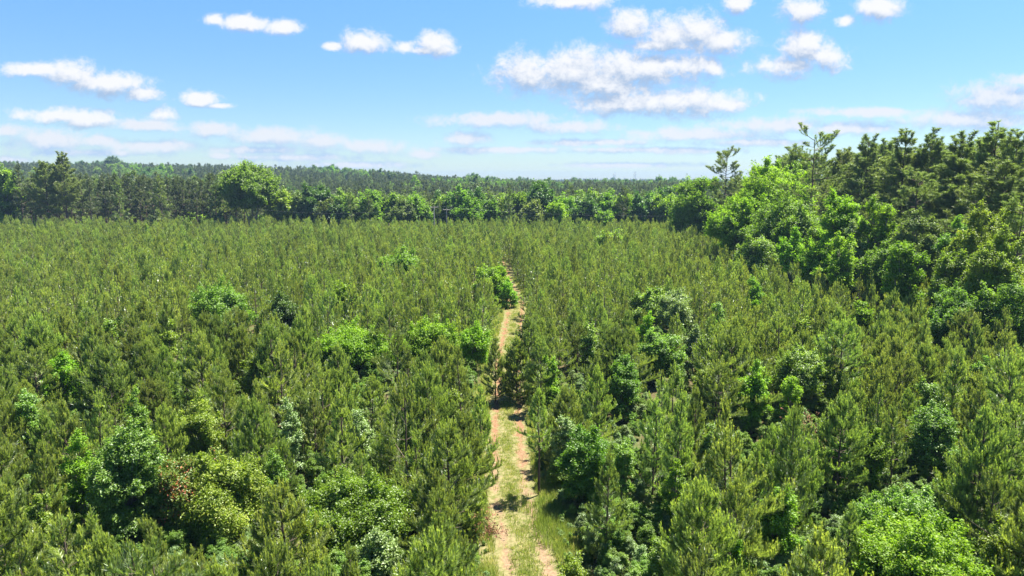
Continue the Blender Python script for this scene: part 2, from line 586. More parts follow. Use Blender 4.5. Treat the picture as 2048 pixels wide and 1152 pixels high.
def pine_meshes(seed, H, Rad, base=0.1, whorl=0.46, per=5, needle=(190, 0.19, 0.021, 0.62), wood=0.02, trunk_r=0.065, sub=True, sub_gap=0.22,
                tuft=None, tip_n=1.3, nfrom=0.42, prof=0.8, needle_mat='young_needles', sides=4, name='young', irregular=0.15, turn=0.34, up=(0.08, 0.85), skip=0.04, candle=True, jit=0.06):
    rng = np.random.default_rng(seed)
    per_m, NL, NW, spread = needle
    tr, cr = Geo(), Geo()
    # trunk
    nseg = 9
    zs = np.linspace(0, H, nseg + 1)
    sway = np.cumsum(rng.normal(size=(nseg + 1, 2)) * 0.010 * H / 3, axis=0)
    sway[0] = 0
    tp = np.column_stack([sway, zs])
    rad = trunk_r * (1 - 0.9 * (zs / H)) + 0.006
    tr.tubes(tp[:-1], tp[1:], rad[:-1], rad[1:], 0, 6)

    def on_trunk(z):
        return np.array([np.interp(z, zs, tp[:, 0]), np.interp(z, zs, tp[:, 1]), z])

    W0, W1, WR0, WR1 = [], [], [], []
    N0, N1, NLO, NHI = [], [], [], []
    C0, C1, TF = [], [], []

    def run(pts, r_a, r_b, needle_from, lo=0.0, hi=0.72):
        n = len(pts) - 1
        mid = min(0.72, max(0.0, 0.33 + 0.30 * rng.normal()))
        lo, hi = max(0.0, mid - 0.16), min(0.85, mid + 0.16)
        for i in range(n):
            ra = r_a + (r_b - r_a) * i / n
            rb = r_a + (r_b - r_a) * (i + 1) / n
            W0.append(pts[i]); W1.append(pts[i + 1]); WR0.append(ra); WR1.append(rb)
            if (i + 1) / n > needle_from:
                N0.append(pts[i]); N1.append(pts[i + 1]); NLO.append(lo); NHI.append(hi)

    z = base * H
    while z < 0.95 * H:
        t = (z - base * H) / (H * (1 - base))
        shape = (1 - t) ** prof * min(1.0, 0.55 + 2.2 * t)
        k = per + rng.integers(-1, 2)
        a0 = rng.random() * 6.28
        for b in range(k):
            if rng.random() < skip:
                continue
            az = a0 + b * 6.28 / k + rng.normal() * 0.25
            L = max(0.25, Rad * shape * (1 + irregular * rng.normal()))
            e0 = up[0] + (up[1] - up[0]) * t + rng.normal() * 0.10
            e1 = min(1.45, e0 + turn * (0.7 + 0.8 * rng.random()))
            pts = bend_path(on_trunk(min(0.97 * H, max(0.3, z + rng.normal() * jit))), az, e0, e1, L, 5)
            run(pts, wood * (0.35 + 0.65 * L / Rad), 0.005, nfrom)
            if sub:
                ns = max(1, int(L / sub_gap))
                for s in range(ns):
                    f = 0.30 + 0.62 * (s + rng.random() * 0.7) / ns
                    ip = min(4, int(f * 5))
                    st = pts[ip] + (pts[ip + 1] - pts[ip]) * (f * 5 - ip)
                    side = 1 if rng.random() < 0.5 else -1
                    sl = (0.38 * L * (1.05 - f) + 0.22) * (0.75 + 0.5 * rng.random())
                    ee = e0 + (e1 - e0) * f + 0.10 + rng.normal() * jit * 0.9
                    q = bend_path(st, az + side * (0.6 + 0.4 * rng.random()), ee * 0.8, min(1.5, ee + turn * 1.4), sl, 3)
                    run(q, wood * 0.35, 0.004, 0.0)
                    if tuft:
                        TF.append(q[-1])
                    if candle:
                        C0.append(q[-1]); C1.append(q[-1] + np.array([rng.normal() * 0.02, rng.normal() * 0.02, 0.10 + 0.10 * rng.random()]) * (NL / 0.17))
            if tuft:
                TF.append(pts[-1])
            if candle:
                C0.append(pts[-1]); C1.append(pts[-1] + np.array([rng.normal() * 0.03, rng.normal() * 0.03, 0.16 + 0.14 * rng.random()]) * (NL / 0.17))
        z += whorl * (0.75 + 0.5 * rng.random()) * (1.15 - 0.4 * t)
    # the leader
    top0, top1 = on_trunk(0.86 * H), on_trunk(H)
    mid = (top0 + top1) / 2
    for a, b in ((top0, mid), (mid, top1)):
        N0.append(a); N1.append(b); NLO.append(0.1); NHI.append(0.8)
    if candle:
        C0.append(top1); C1.append(top1 + np.array([0, 0, 0.32]) * (NL / 0.17) ** 0.5)
    if TF:
        a = np.array(TF + [top1])
        n_t, l_t = tuft
        cr.needles(rng, a - np.array([0, 0, 0.04]), a + np.array([0, 0, 0.06]), n_t * 10, l_t, NW, 1.25, 0.15, 0.95, 1)
    cr.tubes(W0, W1, np.array(WR0), np.array(WR1), 0, 3)
    cr.needles(rng, N0, N1, per_m, NL, NW, spread, np.array(NLO), np.array(NHI), 1)
    if C0:
        cr.tubes(C0, C1, 0.012, 0.006, 0, 3)
        cr.needles(rng, C0, C1, per_m * tip_n, NL * 0.65, NW, spread * 0.42, 0.72, 1.0, 1)
    return (tr.mesh(name + '_pine_trunk', [M['pine_bark']]), cr.mesh(name + '_pine_crown', [M['twig'], M[needle_mat]]))


# look, height, radius of each kind of young pine
YOUNG = [
    ('bushy', 5.6, 2.15, dict(per=6, base=0.06, whorl=0.40)),
    ('full', 6.0, 1.95, dict(per=5, base=0.08, whorl=0.42)),
    ('slender', 6.1, 1.5, dict(per=5, base=0.12, whorl=0.42)),
    ('thin-crowned', 5.9, 1.8, dict(per=4, base=0.16, whorl=0.55, skip=0.14)),
    ('pointed', 6.3, 1.8, dict(per=5, base=0.08, whorl=0.42, prof=1.0)),
    ('squat', 4.7, 1.9, dict(per=6, base=0.06, whorl=0.38)),
    ('uneven', 5.7, 2.05, dict(per=4, base=0.08, whorl=0.44, irregular=0.32, skip=0.10)),
    ('broad', 5.8, 2.4, dict(per=6, base=0.06, whorl=0.42, prof=0.7)),
    ('narrow', 6.4, 1.4, dict(per=4, base=0.10, whorl=0.46, prof=0.9)),
    ('open', 5.6, 2.1, dict(per=4, base=0.12, whorl=0.62, skip=0.18, irregular=0.25)),
    ('shaggy', 6.0, 2.0, dict(per=6, base=0.05, whorl=0.36, irregular=0.28, turn=0.6)),
    ('spreading', 5.2, 2.3, dict(per=5, base=0.08, whorl=0.46, prof=0.6, up=(0.0, 0.6))),
    ('upswept', 6.2, 1.7, dict(per=5, base=0.10, whorl=0.44, up=(0.35, 1.0), turn=0.4)),
    ('lopsided', 5.5, 1.9, dict(per=3, base=0.10, whorl=0.40, irregular=0.45, skip=0.12)),
]
NEAR = [pine_meshes(100 + i, h, r, name='young', **kw) for i, (_, h, r, kw) in enumerate(YOUNG)]
FARY = [pine_meshes(200 + i, h, r * 0.76, tip_n=3.0, needle=(26, 0.26, 0.048, 0.6), name='young_distant', **{**kw, 'per': max(3, kw['per'] - 1), 'whorl': kw['whorl'] * 1.15}) for i, (_, h, r, kw) in enumerate(YOUNG)]
BARE = pine_meshes(301, 6.6, 1.25, base=0.44, whorl=0.40, per=5, name='bare_trunked', trunk_r=0.085)
TALLY = pine_meshes(302, 8.4, 2.3, base=0.16, whorl=0.5, per=5, name='tall_young', trunk_r=0.11, irregular=0.25)

# mature pines: open-crowned ones of the woods and slim ones of the far stand
oldk = dict(turn=0.55, jit=0.45, sub_gap=0.34, tuft=(26, 0.42), needle=(28, 0.40, 0.060, 0.9), wood=0.07, trunk_r=0.22, sub=True, needle_mat='old_needles', candle=False)
OLD = [
    pine_meshes(401, 22, 4.7, base=0.40, whorl=0.50, per=5, prof=0.62, irregular=0.24, up=(0.0, 0.65), skip=0.12, name='tall', **oldk),
    pine_meshes(402, 23, 4.5, base=0.34, whorl=0.55, per=5, prof=0.70, irregular=0.24, up=(0.0, 0.7), skip=0.10, name='tall', **oldk),
    pine_meshes(403, 21, 5.0, base=0.32, whorl=0.58, per=5, prof=0.58, irregular=0.28, up=(-0.05, 0.6), skip=0.12, name='tall', **oldk),
    pine_meshes(404, 24, 4.6, base=0.38, whorl=0.52, per=5, prof=0.60, irregular=0.26, up=(0.0, 0.7), skip=0.10, name='tall', **oldk),
]
OPEN = [
    pine_meshes(411, 24, 4.6, base=0.52, whorl=0.95, per=4, prof=0.36, irregular=0.42, up=(-0.05, 0.45), skip=0.22, name='open_crowned', **{**oldk, 'needle': (34, 0.40, 0.055, 0.8)}),
    pine_meshes(412, 22, 4.2, base=0.42, whorl=0.95, per=4, prof=0.45, irregular=0.42, up=(-0.08, 0.4), skip=0.22, name='open_crowned', **{**oldk, 'needle': (34, 0.40, 0.055, 0.8)}),
]
standk = dict(turn=0.45, jit=0.5, sub_gap=0.5, needle=(15, 0.70, 0.14, 0.9), wood=0.06, trunk_r=0.17, sub=True, candle=False)
STAND = [
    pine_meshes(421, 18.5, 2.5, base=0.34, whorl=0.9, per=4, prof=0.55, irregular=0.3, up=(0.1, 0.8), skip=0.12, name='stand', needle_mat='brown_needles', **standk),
    pine_meshes(422, 18.0, 2.2, base=0.42, whorl=0.9, per=4, prof=0.55, irregular=0.3, up=(0.1, 0.8), skip=0.12, name='stand', needle_mat='old_needles', **standk),
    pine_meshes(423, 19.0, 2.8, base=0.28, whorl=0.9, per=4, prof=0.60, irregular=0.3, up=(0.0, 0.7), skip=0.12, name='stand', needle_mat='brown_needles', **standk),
    pine_meshes(424, 17.5, 3.2, base=0.10, whorl=0.9, per=4, prof=0.65, irregular=0.3, up=(0.0, 0.7), skip=0.10, name='stand', needle_mat='old_needles', **standk),
]


def place_pine(name, meshes, loc, rz, s, lean=0.0):
    o = root_of(name, loc, rz, s)
    o.rotation_euler = (lean * math.cos(rz * 3), lean * math.sin(rz * 5), rz)
    link('trunk', meshes[0], o)
    link('crown', meshes[1], o)
    return o


# ------------------------------------------------------------------ broadleaved trees and bushes
def broadleaf_meshes(seed, H, Wd, zb, leaf, species, n_clump=26, cover=1.7, flat=0.75, stems=1, trunk_r=0.1, dome=0.0, name='broadleaf', bark_mat='grey_bark', gap=0.0, depth=None):
    rng = np.random.default_rng(seed)
    tr, cr = Geo(), Geo()
    a = Wd / 2
    ad = (depth or Wd) / 2
    c = (H - zb) / 2
    zc = (H + zb) / 2
    # clump centres: an uneven hull with lobes
    ph = rng.random(4) * 6.28
    n_clump = int(n_clump * 1.5)
    ctr, rad = [], []
    golden = 2.39996
    for i in range(n_clump):
        u = 1 - 2 * (i + 0.5) / n_clump
        u = max(-0.92, min(0.98, u + rng.normal() * 0.10))
        az = i * golden + rng.normal() * 0.35
        lobe = 1 + 0.16 * math.sin(2 * az + ph[0]) + 0.12 * math.sin(3 * az + ph[1] + 2 * u)
        rr = (0.82 if rng.random() < 0.74 else 0.42) * lobe * (0.86 + 0.24 * rng.random())
        s = math.sqrt(max(0.0, 1 - u * u))
        if u < 0:
            s = max(s, dome)
        ctr.append((a * 0.86 * rr * s * math.cos(az), ad * 0.86 * rr * s * math.sin(az), zc + c * 0.86 * rr * u))
        rad.append(Wd * (0.13 + 0.09 * rng.random()) * (26 / n_clump) ** 0.33)
    ctr, rad = np.array(ctr), np.array(rad)
    if gap:
        keep = rng.random(n_clump) > gap
        ctr, rad = ctr[keep], rad[keep]
    # trunk and limbs
    fork = max(0.15 * H, zb * 0.9 + 0.06 * H)
    for sidx in range(stems):
        ang = rng.random() * 6.28
        off = np.array([math.cos(ang), math.sin(ang), 0]) * (0.06 * Wd if stems > 1 else 0.0)
        foot = off * 0.5
        top = np.array([off[0] * 2.2, off[1] * 2.2, fork + 0.15 * (H - fork)])
        mid = (foot + top) / 2 + rng.normal(size=3) * 0.02 * H * np.array([1, 1, 0])
        rr = trunk_r / math.sqrt(stems)
        tr.tubes([foot, mid], [mid, top], np.array([rr, rr * 0.85]), np.array([rr * 0.85, rr * 0.65]), 0, 7)
        for j in range(sidx, len(ctr), stems):
            e = ctr[j]
            m1 = top * 0.55 + e * 0.45 + np.array([0, 0, 0.06 * H])
            st = mid * 0.25 + top * 0.75 if e[2] < zc else top
            w = rr * 0.42
            tr.tubes([st, m1], [m1, e], np.array([w, w * 0.6]), np.array([w * 0.6, w * 0.22]), 0, 4)
    # leaves: every clump is a broken shell of leaves facing out and up
    for p, r in zip(ctr, rad):
        n = int(4 * math.pi * r * r * (0.4 + 0.6 * flat) * cover / (leaf * leaf * 0.34))
        n = max(30, n)
        d = unit(rng.normal(size=(n, 3)))
        d[:, 2] = np.where((d[:, 2] < -0.2) & (rng.random(n) < 0.45), -d[:, 2] * 0.8, d[:, 2])
        bump = 1 + 0.30 * np.sin(5 * d[:, 0] + ph[2] + p[0]) * np.sin(5 * d[:, 1] + ph[3]) + 0.22 * rng.normal(size=n)
        k = r * bump * (rng.random(n) ** 0.35)
        pos = p + d * k[:, None] * np.array([1.15, 1.15, flat])
        nrm = d * 0.55 + np.array([0, 0, 0.55]) + rng.normal(size=(n, 3)) * 0.55
        ct = rng.normal() * 0.15
        tint = np.clip(0.40 + ct + 0.24 * rng.normal(size=n) + np.where(rng.random(n) < (0.28 if species == 'red' else 0.10), 0.45, 0.0), 0, 1)
        cr.leaves(rng, pos, nrm, leaf, tint, 0)
    # loose shoots that break the outline
    ns = int(len(ctr) * 1.6)
    q = rng.integers(0, len(ctr), ns)
    d = unit(ctr[q] - np.array([0, 0, zc - 0.3 * c]) + rng.normal(size=(ns, 3)) * 0.35 * Wd * 0.5 + np.array([0, 0, 0.12 * H]))
    a0 = ctr[q] + d * rad[q][:, None] * 0.7
    a1 = ctr[q] + d * (rad[q] * (1.25 + 0.75 * rng.random(ns)))[:, None]
    tr.tubes(ctr[q], a1, 0.008 + 0.0012 * H, 0.004, 0, 3)
    m = max(10, int(26 * (rad.mean() / leaf) ** 0.8))
    k = np.repeat(np.arange(ns), m)
    t = rng.random(len(k))[:, None]
    pos = a0[k] * (1 - t) + a1[k] * t + rng.normal(size=(len(k), 3)) * leaf * 0.75
    cr.leaves(rng, pos, rng.normal(size=(len(k), 3)) * 0.6 + np.array([0, 0, 0.7]), leaf, np.clip(0.5 + 0.25 * rng.normal(size=len(k)), 0, 1), 0)
    return tr.mesh(name + '_trunk', [M[bark_mat]]), cr.mesh(name + '_crown', [LEAF[species]])


PLACED = []      # (x, y, radius, box on the photo, depth) of the broadleaves among the pines
LANDMARKS = []   # (phrase, x, y)


def px_bush(seed, box, ztop, species, name, label, phrase, cat='bush', zb=None, leaf=None, group='broadleaf bushes among the young pines', **kw):
    """A bush or small tree whose visible part fills a box of the photograph and whose top stands ztop high."""
    x0, y0, x1, y1 = box
    cx = (x0 + x1) / 2
    x, y = at_z(cx, y0, ztop)
    dep = to_px(x, y, ztop)[2]
    wd = (x1 - x0) * dep / F_PX
    if leaf is None:
        leaf = max(0.095, dep * 0.0026)
    zb = 0.0 if zb is None else zb
    kw.setdefault('dome', 0.85)
    tm, cm = broadleaf_meshes(seed, ztop, wd, zb, leaf, species, name=name, trunk_r=0.03 + 0.012 * ztop, **kw)
    o = root_of(name, (x, y, 0), 0.0)
    link('trunk', tm, o)
    link('crown', cm, o)
    tag(o, label, cat, group)
    PLACED.append((x, y, wd / 2, box, dep))
    LANDMARKS.append((phrase, x, y))
    return o


BUSHES = [
    # box on the photo, height of the top, species, label, short phrase
    ((385, 578, 500, 690), 5.6, 'mid', 'bright green broad tree rising from the pines, dark hollow in its middle', 'the hollow green tree', dict(n_clump=30)),
    ((522, 584, 592, 672), 5.2, 'dark', 'dark green upright broadleaf tree beside the hollow green tree', 'the dark upright broadleaf', dict(n_clump=22)),
    ((630, 655, 780, 755), 4.3, 'lime', 'wide lime green domed bush sunk among the pines', 'the wide lime dome', dict(n_clump=34, flat=0.6)),
    ((808, 648, 912, 722), 4.3, 'lime', 'lime green rounded bush between the wide lime dome and the track', 'the rounded lime bush', dict(n_clump=26, flat=0.6)),
    ((922, 645, 975, 712), 4.6, 'lime', 'narrow lime green bush touching the rounded lime bush on its track side', 'the narrow lime bush', dict(n_clump=14)),
    ((950, 536, 1012, 625), 5.2, 'lime', 'slender leaning lime green tree hanging over the edge of the track', 'the leaning lime tree', dict(n_clump=20, zb=1.0)),
    ((994, 563, 1032, 612), 3.6, 'lime', 'small lime green tree standing at the bend of the track', 'the lime tree at the bend', dict(n_clump=12)),
    ((762, 506, 842, 556), 5.4, 'mid', 'low spreading green tree far out among the pines, well before the pole', 'the far spreading tree', dict(n_clump=20, flat=0.6)),
    ((1265, 574, 1330, 640), 5.0, 'mint', 'grey-green bush in a thicket far along the track, greener half', 'the grey-green thicket bush', dict(n_clump=20)),
    ((1320, 578, 1388, 634), 5.2, 'pale', 'silvery pale bush joined to the grey-green thicket bush', 'the silvery thicket bush', dict(n_clump=20)),
    ((1368, 638, 1412, 672), 5.0, 'pale', 'small whitish bush in front of the silvery thicket bush', 'the small whitish bush', dict(n_clump=10)),
    ((1276, 630, 1312, 682), 5.0, 'lime', 'small pointed lime green tree in front of the grey-green thicket bush', 'the pointed lime sapling', dict(n_clump=10)),
    ((1282, 656, 1366, 735), 4.9, 'mint', 'feathery mint green tree just beyond the dense green pillar', 'the feathery mint tree', dict(n_clump=24)),
    ((1212, 706, 1284, 840), 5.0, 'mid', 'dense green pillar-shaped broadleaf tree with dark lower half', 'the dense green pillar', dict(n_clump=24)),
    ((1110, 812, 1158, 892), 4.6, 'pale', 'small bluish white-leaved tree in shade close to the track', 'the bluish white tree', dict(n_clump=14)),
    ((1125, 855, 1226, 1010), 4.5, 'glossy', 'tall dark glossy bush along the sandy track edge', 'the dark trackside bush', dict(n_clump=30)),
    ((1224, 852, 1276, 925), 4.7, 'mint', 'light green small bush behind the dark trackside bush', 'the light small bush', dict(n_clump=12)),
    ((1476, 722, 1544, 830), 5.0, 'lime', 'fresh lime green bush left of the pale two-toned bush', 'the fresh lime bush', dict(n_clump=20)),
    ((1556, 690, 1654, 775), 5.2, 'mint', 'pale two-toned bush standing high among the pines', 'the pale two-toned bush', dict(n_clump=24)),
    ((1676, 530, 1762, 605), 5.2, 'mint', 'soft light green bush at the foot of the tall woods', 'the soft woodside bush', dict(n_clump=22)),
    ((1440, 490, 1520, 545), 5.6, 'lime', 'light green bushy tree at the woods edge, far up the field', 'the far woodside bush', dict(n_clump=22)),
    ((172, 848, 318, 1150), 6.0, 'mint', 'tall mint green sweetgum with shiny star leaves, dark inside', 'the tall minty tree', dict(n_clump=52, leaf=0.11)),
    ((300, 888, 425, 985), 4.8, 'red', 'green bush with red-tipped new leaves beside the tall minty tree', 'the red-tipped bush', dict(n_clump=30, leaf=0.10)),
    ((345, 918, 512, 1110), 4.2, 'yellow', 'large yellow-green bush in front of the red-tipped bush', 'the large yellow-green bush', dict(n_clump=44, leaf=0.10)),
    ((594, 962, 812, 1125), 3.6, 'glossy', 'wide glossy deep green mound of a bush near the track', 'the wide glossy mound', dict(n_clump=56, flat=0.65, leaf=0.10)),
    ((716, 1058, 800, 1150), 2.8, 'pale', 'dusty pale green bush at the foot of the wide glossy mound', 'the dusty pale bush', dict(n_clump=20, leaf=0.10)),
    ((20, 758, 74, 870), 5.5, 'mint', 'narrow mint green sapling close to the edge of the view', 'the narrow mint sapling', dict(n_clump=16)),
    ((84, 700, 148, 768), 4.9, 'lime', 'lime green bush half hidden behind the narrow mint sapling', 'the half-hidden lime bush', dict(n_clump=16)),
    ((352, 788, 432, 868), 4.9, 'yellow', 'light yellow-green feathery bush beyond the red-tipped bush', 'the feathery yellowish bush', dict(n_clump=20)),
    ((1716, 1046, 1965, 1152), 3.8, 'lime', 'large bright lime bush at the lower corner of the view', 'the large corner lime bush', dict(n_clump=60, leaf=0.11, flat=0.65)),
    ((1742, 972, 1880, 1062), 3.9, 'mint', 'whitish green bush behind the large corner lime bush', 'the whitish corner bush', dict(n_clump=34, leaf=0.10)),
    ((1830, 806, 1922, 950), 4.9, 'mint', 'pale mint leaning bush between two tall pines', 'the pale mint leaning bush', dict(n_clump=28, leaf=0.10)),
    ((1722, 840, 1782, 912), 4.7, 'lime', 'lime green sprig of a bush right behind the pale-tipped large pine', 'the lime sprig', dict(n_clump=14)),
    ((1520, 958, 1604, 1060), 4.2, 'lime', 'bright green bush between pines in front of the large young pine', 'the bright bush between pines', dict(n_clump=22, leaf=0.10)),
    ((1966, 1040, 2060, 1152), 4.0, 'yellow', 'yellow-green bush next to the large corner lime bush', 'the yellowish corner bush', dict(n_clump=24, leaf=0.10)),
    ((690, 800, 742, 872), 4.4, 'pale', 'pale grey-leaved sapling under the pines beyond the glossy mound', 'the pale grey sapling', dict(n_clump=12)),
    ((120, 868, 180, 935), 5.0, 'lime', 'bright lime bush right behind the tall minty tree', 'the lime bush by the minty tree', dict(n_clump=14)),
    ((1842, 738, 1894, 795), 5.1, 'mint', 'small pale green bush in the pines before the dark woods', 'the small woodside pale bush', dict(n_clump=12)),
    ((660, 560, 712, 600), 5.4, 'lime', 'little lime green tree beyond the dark upright broadleaf', 'the little far lime tree', dict(n_clump=12)),
    ((1188, 462, 1248, 492), 5.8, 'mid', 'flat-topped green bush far off toward the corner of the woods', 'the flat far bush', dict(n_clump=14, flat=0.5)),
    ((270, 400, 300, 452), 7.5, 'lime', 'narrow lime green tree against the dark far pine stand', 'the lime tree by the stand', dict(n_clump=14)),
    ((366, 429, 412, 462), 6.0, 'mint', 'pale green bush at the foot of the far pine stand', 'the pale bush by the stand', dict(n_clump=12)),
    ((514, 426, 536, 452), 6.6, 'lime', 'small pointed lime tree below the great round oak', 'the pointed lime tree', dict(n_clump=9)),
    ((1650, 880, 1700, 945), 3.4, 'mid', 'low green bush under the large young pine', 'the low bush under pine', dict(n_clump=12, leaf=0.11)),
    ((1000, 990, 1001, 991), 0, None, None, None, None),
]
BUSHES = [b for b in BUSHES if b[2]]
CROWN_SRC = []
for i, (box, zt, sp, lab, phr, kw) in enumerate(BUSHES):
    nm = 'broadleaf_tree' if 'tree' in lab.split(' ')[:6] or 'sapling' in lab or 'sweetgum' in lab else 'bush'
    o = px_bush(1000 + i, box, zt, sp, nm, lab, phr, 'tree' if nm != 'bush' else 'bush', **kw)
    CROWN_SRC.append(o)
for i, (box, zt, sp) in enumerate([
    ((1490, 560, 1528, 594), 5.4, 'lime'), ((1592, 618, 1634, 652), 5.3, 'yellow'), ((1418, 598, 1452, 632), 5.3, 'mint'), ((1566, 726, 1606, 790), 4.9, 'lime'),
    ((1646, 700, 1694, 744), 5.0, 'yellow'), ((1872, 608, 1912, 642), 5.3, 'lime'), ((1950, 704, 1996, 750), 5.1, 'mint'), ((1384, 722, 1424, 768), 4.9, 'yellow'),
    ((1332, 900, 1372, 956), 4.5, 'lime'), ((1404, 828, 1442, 884), 4.7, 'mint'), ((1702, 594, 1744, 626), 5.3, 'lime'), ((556, 800, 600, 856), 4.8, 'pale'),
    ((478, 700, 520, 744), 5.0, 'yellow'), ((246, 768, 288, 814), 4.9, 'mid'), ((196, 618, 238, 652), 5.3, 'mint'), ((318, 640, 350, 672), 5.2, 'yellow'),
    ((884, 770, 920, 820), 4.8, 'yellow'), ((1084, 700, 1118, 744), 4.9, 'lime'), ((1160, 640, 1196, 674), 5.1, 'mint'), ((1450, 1040, 1500, 1110), 3.9, 'lime'),
    ((1300, 1060, 1350, 1130), 3.4, 'mid'), ((520, 880, 566, 940), 4.4, 'mid'), ((1120, 1100, 1170, 1150), 2.2, 'yellow'), ((40, 960, 90, 1030), 4.6, 'yellow'),
]):
    o = px_bush(1200 + i, box, zt, sp, 'broadleaf_sapling', '', None, 'tree', n_clump=12)
    LANDMARKS.pop()
    o['auto'] = {'lime': 'lime green', 'yellow': 'yellow-green', 'mint': 'mint green', 'pale': 'pale grey-green', 'mid': 'mid green'}[sp] + ' broadleaf sapling'


# ------------------------------------------------------------------ woods edge on the far side of the field
WOOD_EDGE = [(0, 56), (40, 52), (66, 48.5), (88, 44.0), (123, 43.5), (177, 48.0), (205, 56), (300, 75)]


def wood_x(y):
    return np.interp(y, [a for a, _ in WOOD_EDGE], [b for _, b in WOOD_EDGE])


def px_tree(name, px, ytop, Y, meshes, h0, label, cat, group, rz=0.0, sx=1.0, phrase=None):
    x, zt = at_y(px, ytop, Y)
    zg = float(terrain(x, Y))
    s = (zt - zg) / h0
    o = place_pine(name, meshes, (x, Y, zg), rz, (s * sx, s * sx, s))
    tag(o, label, cat, group)
    if phrase:
        LANDMARKS.append((phrase, x, Y))
    return o, x


def px_broad(seed, box, Y, species, name, label, cat, group, zb=None, phrase=None, leaf=None, ground=None, **kw):
    x0, y0, x1, y1 = box
    x, zt = at_y((x0 + x1) / 2, y0, Y)
    zg = float(terrain(x, Y))
    dep = to_px(x, Y, zt)[2]
    wd = (x1 - x0) * dep / F_PX
    h = zt - zg
    if zb is None:
        zb = 0.12 * h
    elif zb < 0:
        _, zlow = at_y((x0 + x1) / 2, y1, Y)
        zb = max(0.1 * h, zlow - zg)
    tm, cm = broadleaf_meshes(seed, h, wd, zb, leaf or dep * 0.0026, species, name=name, trunk_r=0.05 + 0.014 * h, **kw)
    o = root_of(name, (x, Y, zg))
    link('trunk', tm, o)
    link('crown', cm, o)
    tag(o, label, cat, group)
    if phrase:
        LANDMARKS.append((phrase, x, Y))
    WOODS.append((x, Y))
    return o


WOODS = []
GW = 'broadleaf trees along the woods edge'
for i, (box, Y, sp, lab, phr, kw) in enumerate([
    ((1346, 395, 1440, 470), 172, 'mid', 'tiered green tree at the far corner of the woods, layered branches', 'the tiered corner tree', dict(flat=0.40, n_clump=34)),
    ((1350, 345, 1436, 440), 168, 'lime', 'dull green tree behind the tiered corner tree', 'the dull corner tree', dict(n_clump=24)),
    ((1452, 322, 1640, 480), 128, 'lime', 'great pale lime tree with a sloping rounded crown below the lone pines', 'the great pale lime tree', dict(n_clump=70, flat=0.6)),
    ((1432, 385, 1540, 500), 118, 'lime', 'yellow-lime tree leaning out in front of the great pale lime tree', 'the leaning yellow-lime tree', dict(n_clump=36, flat=0.55)),
    ((1498, 395, 1660, 520), 108, 'mid', 'rich green tree with dark hollows under the tall lone pine', 'the rich green tree', dict(n_clump=54)),
    ((1476, 470, 1560, 540), 100, 'mint', 'minty low tree hanging at the field edge below the rich green tree', 'the minty edge tree', dict(n_clump=22)),
    ((1610, 430, 1680, 545), 95, 'mid', 'dark green tree in shade between the rich green and tall lime trees', 'the shaded dark tree', dict(n_clump=26)),
    ((1642, 352, 1742, 500), 90, 'lime', 'tall bright lime tree standing out from the dark pines', 'the tall lime tree', dict(n_clump=44)),
    ((1600, 470, 1690, 560), 88, 'lime', 'low lime branches spreading over the field below the tall lime tree', 'the low lime tree', dict(n_clump=26, flat=0.5)),
    ((1726, 378, 1806, 490), 84, 'lime', 'lime tree with open branches next to the tall lime tree', 'the open lime tree', dict(n_clump=30)),
    ((1692, 440, 1752, 540), 85, 'pale', 'pale silvery tree under the tall lime tree', 'the silvery woods tree', dict(n_clump=20)),
    ((1730, 470, 1830, 585), 78, 'mid', 'dark shaded bushy tree under the open lime tree', 'the dark bushy tree', dict(n_clump=30)),
    ((1790, 410, 1900, 560), 78, 'olive', 'brownish olive tree with bare twigs in the shade of the pines', 'the brownish twiggy tree', dict(n_clump=34, gap=0.15)),
    ((1918, 384, 1996, 470), 68, 'yellow', 'golden green treetop catching sun below the pine crowns', 'the golden treetop', dict(n_clump=24)),
    ((1868, 478, 1970, 580), 66, 'yellow', 'yellowish leafy tree at the field edge below the golden treetop', 'the yellowish leafy tree', dict(n_clump=32)),
    ((1950, 430, 2060, 590), 62, 'yellow', 'leafy green tree at the outer end of the woods', 'the leafy end tree', dict(n_clump=40)),
    ((1990, 370, 2080, 480), 70, 'yellow', 'sunlit pale tree behind the leafy end tree', 'the sunlit end tree', dict(n_clump=28)),
    ((1860, 560, 1960, 620), 60, 'mid', 'low dark shrub tree in deep shade under the yellowish leafy tree', 'the low dark shrub', dict(n_clump=20)),
    ((1970, 540, 2070, 620), 58, 'mid', 'low green shrub tree at the foot of the leafy end tree', 'the low end shrub', dict(n_clump=22)),
    ((1662, 455, 1722, 555), 80, 'lime', 'fresh lime tree stepping out between the low lime tree and silvery tree', 'the fresh edge tree', dict(n_clump=22)),
    ((1778, 470, 1850, 590), 70, 'lime', 'bright narrow tree at the field edge below the dark-trunked pine', 'the bright narrow edge tree', dict(n_clump=24)),
    ((1560, 440, 1616, 535), 92, 'lime', 'light green tree in front of the rich green tree', 'the light front tree', dict(n_clump=20)),
    ((1880, 420, 1945, 520), 72, 'mid', 'fresh green tree rising between the brownish twiggy tree and golden treetop', 'the fresh rising tree', dict(n_clump=24)),
    ((1560, 300, 1640, 400), 135, 'mid', 'soft green crown between the two lone pines', 'the soft green crown', dict(n_clump=26)),
]):
    Y *= 0.95
    px_broad(2000 + i, box, Y, sp, 'broadleaf_tree', lab, 'tree', GW, phrase=phr, **kw)

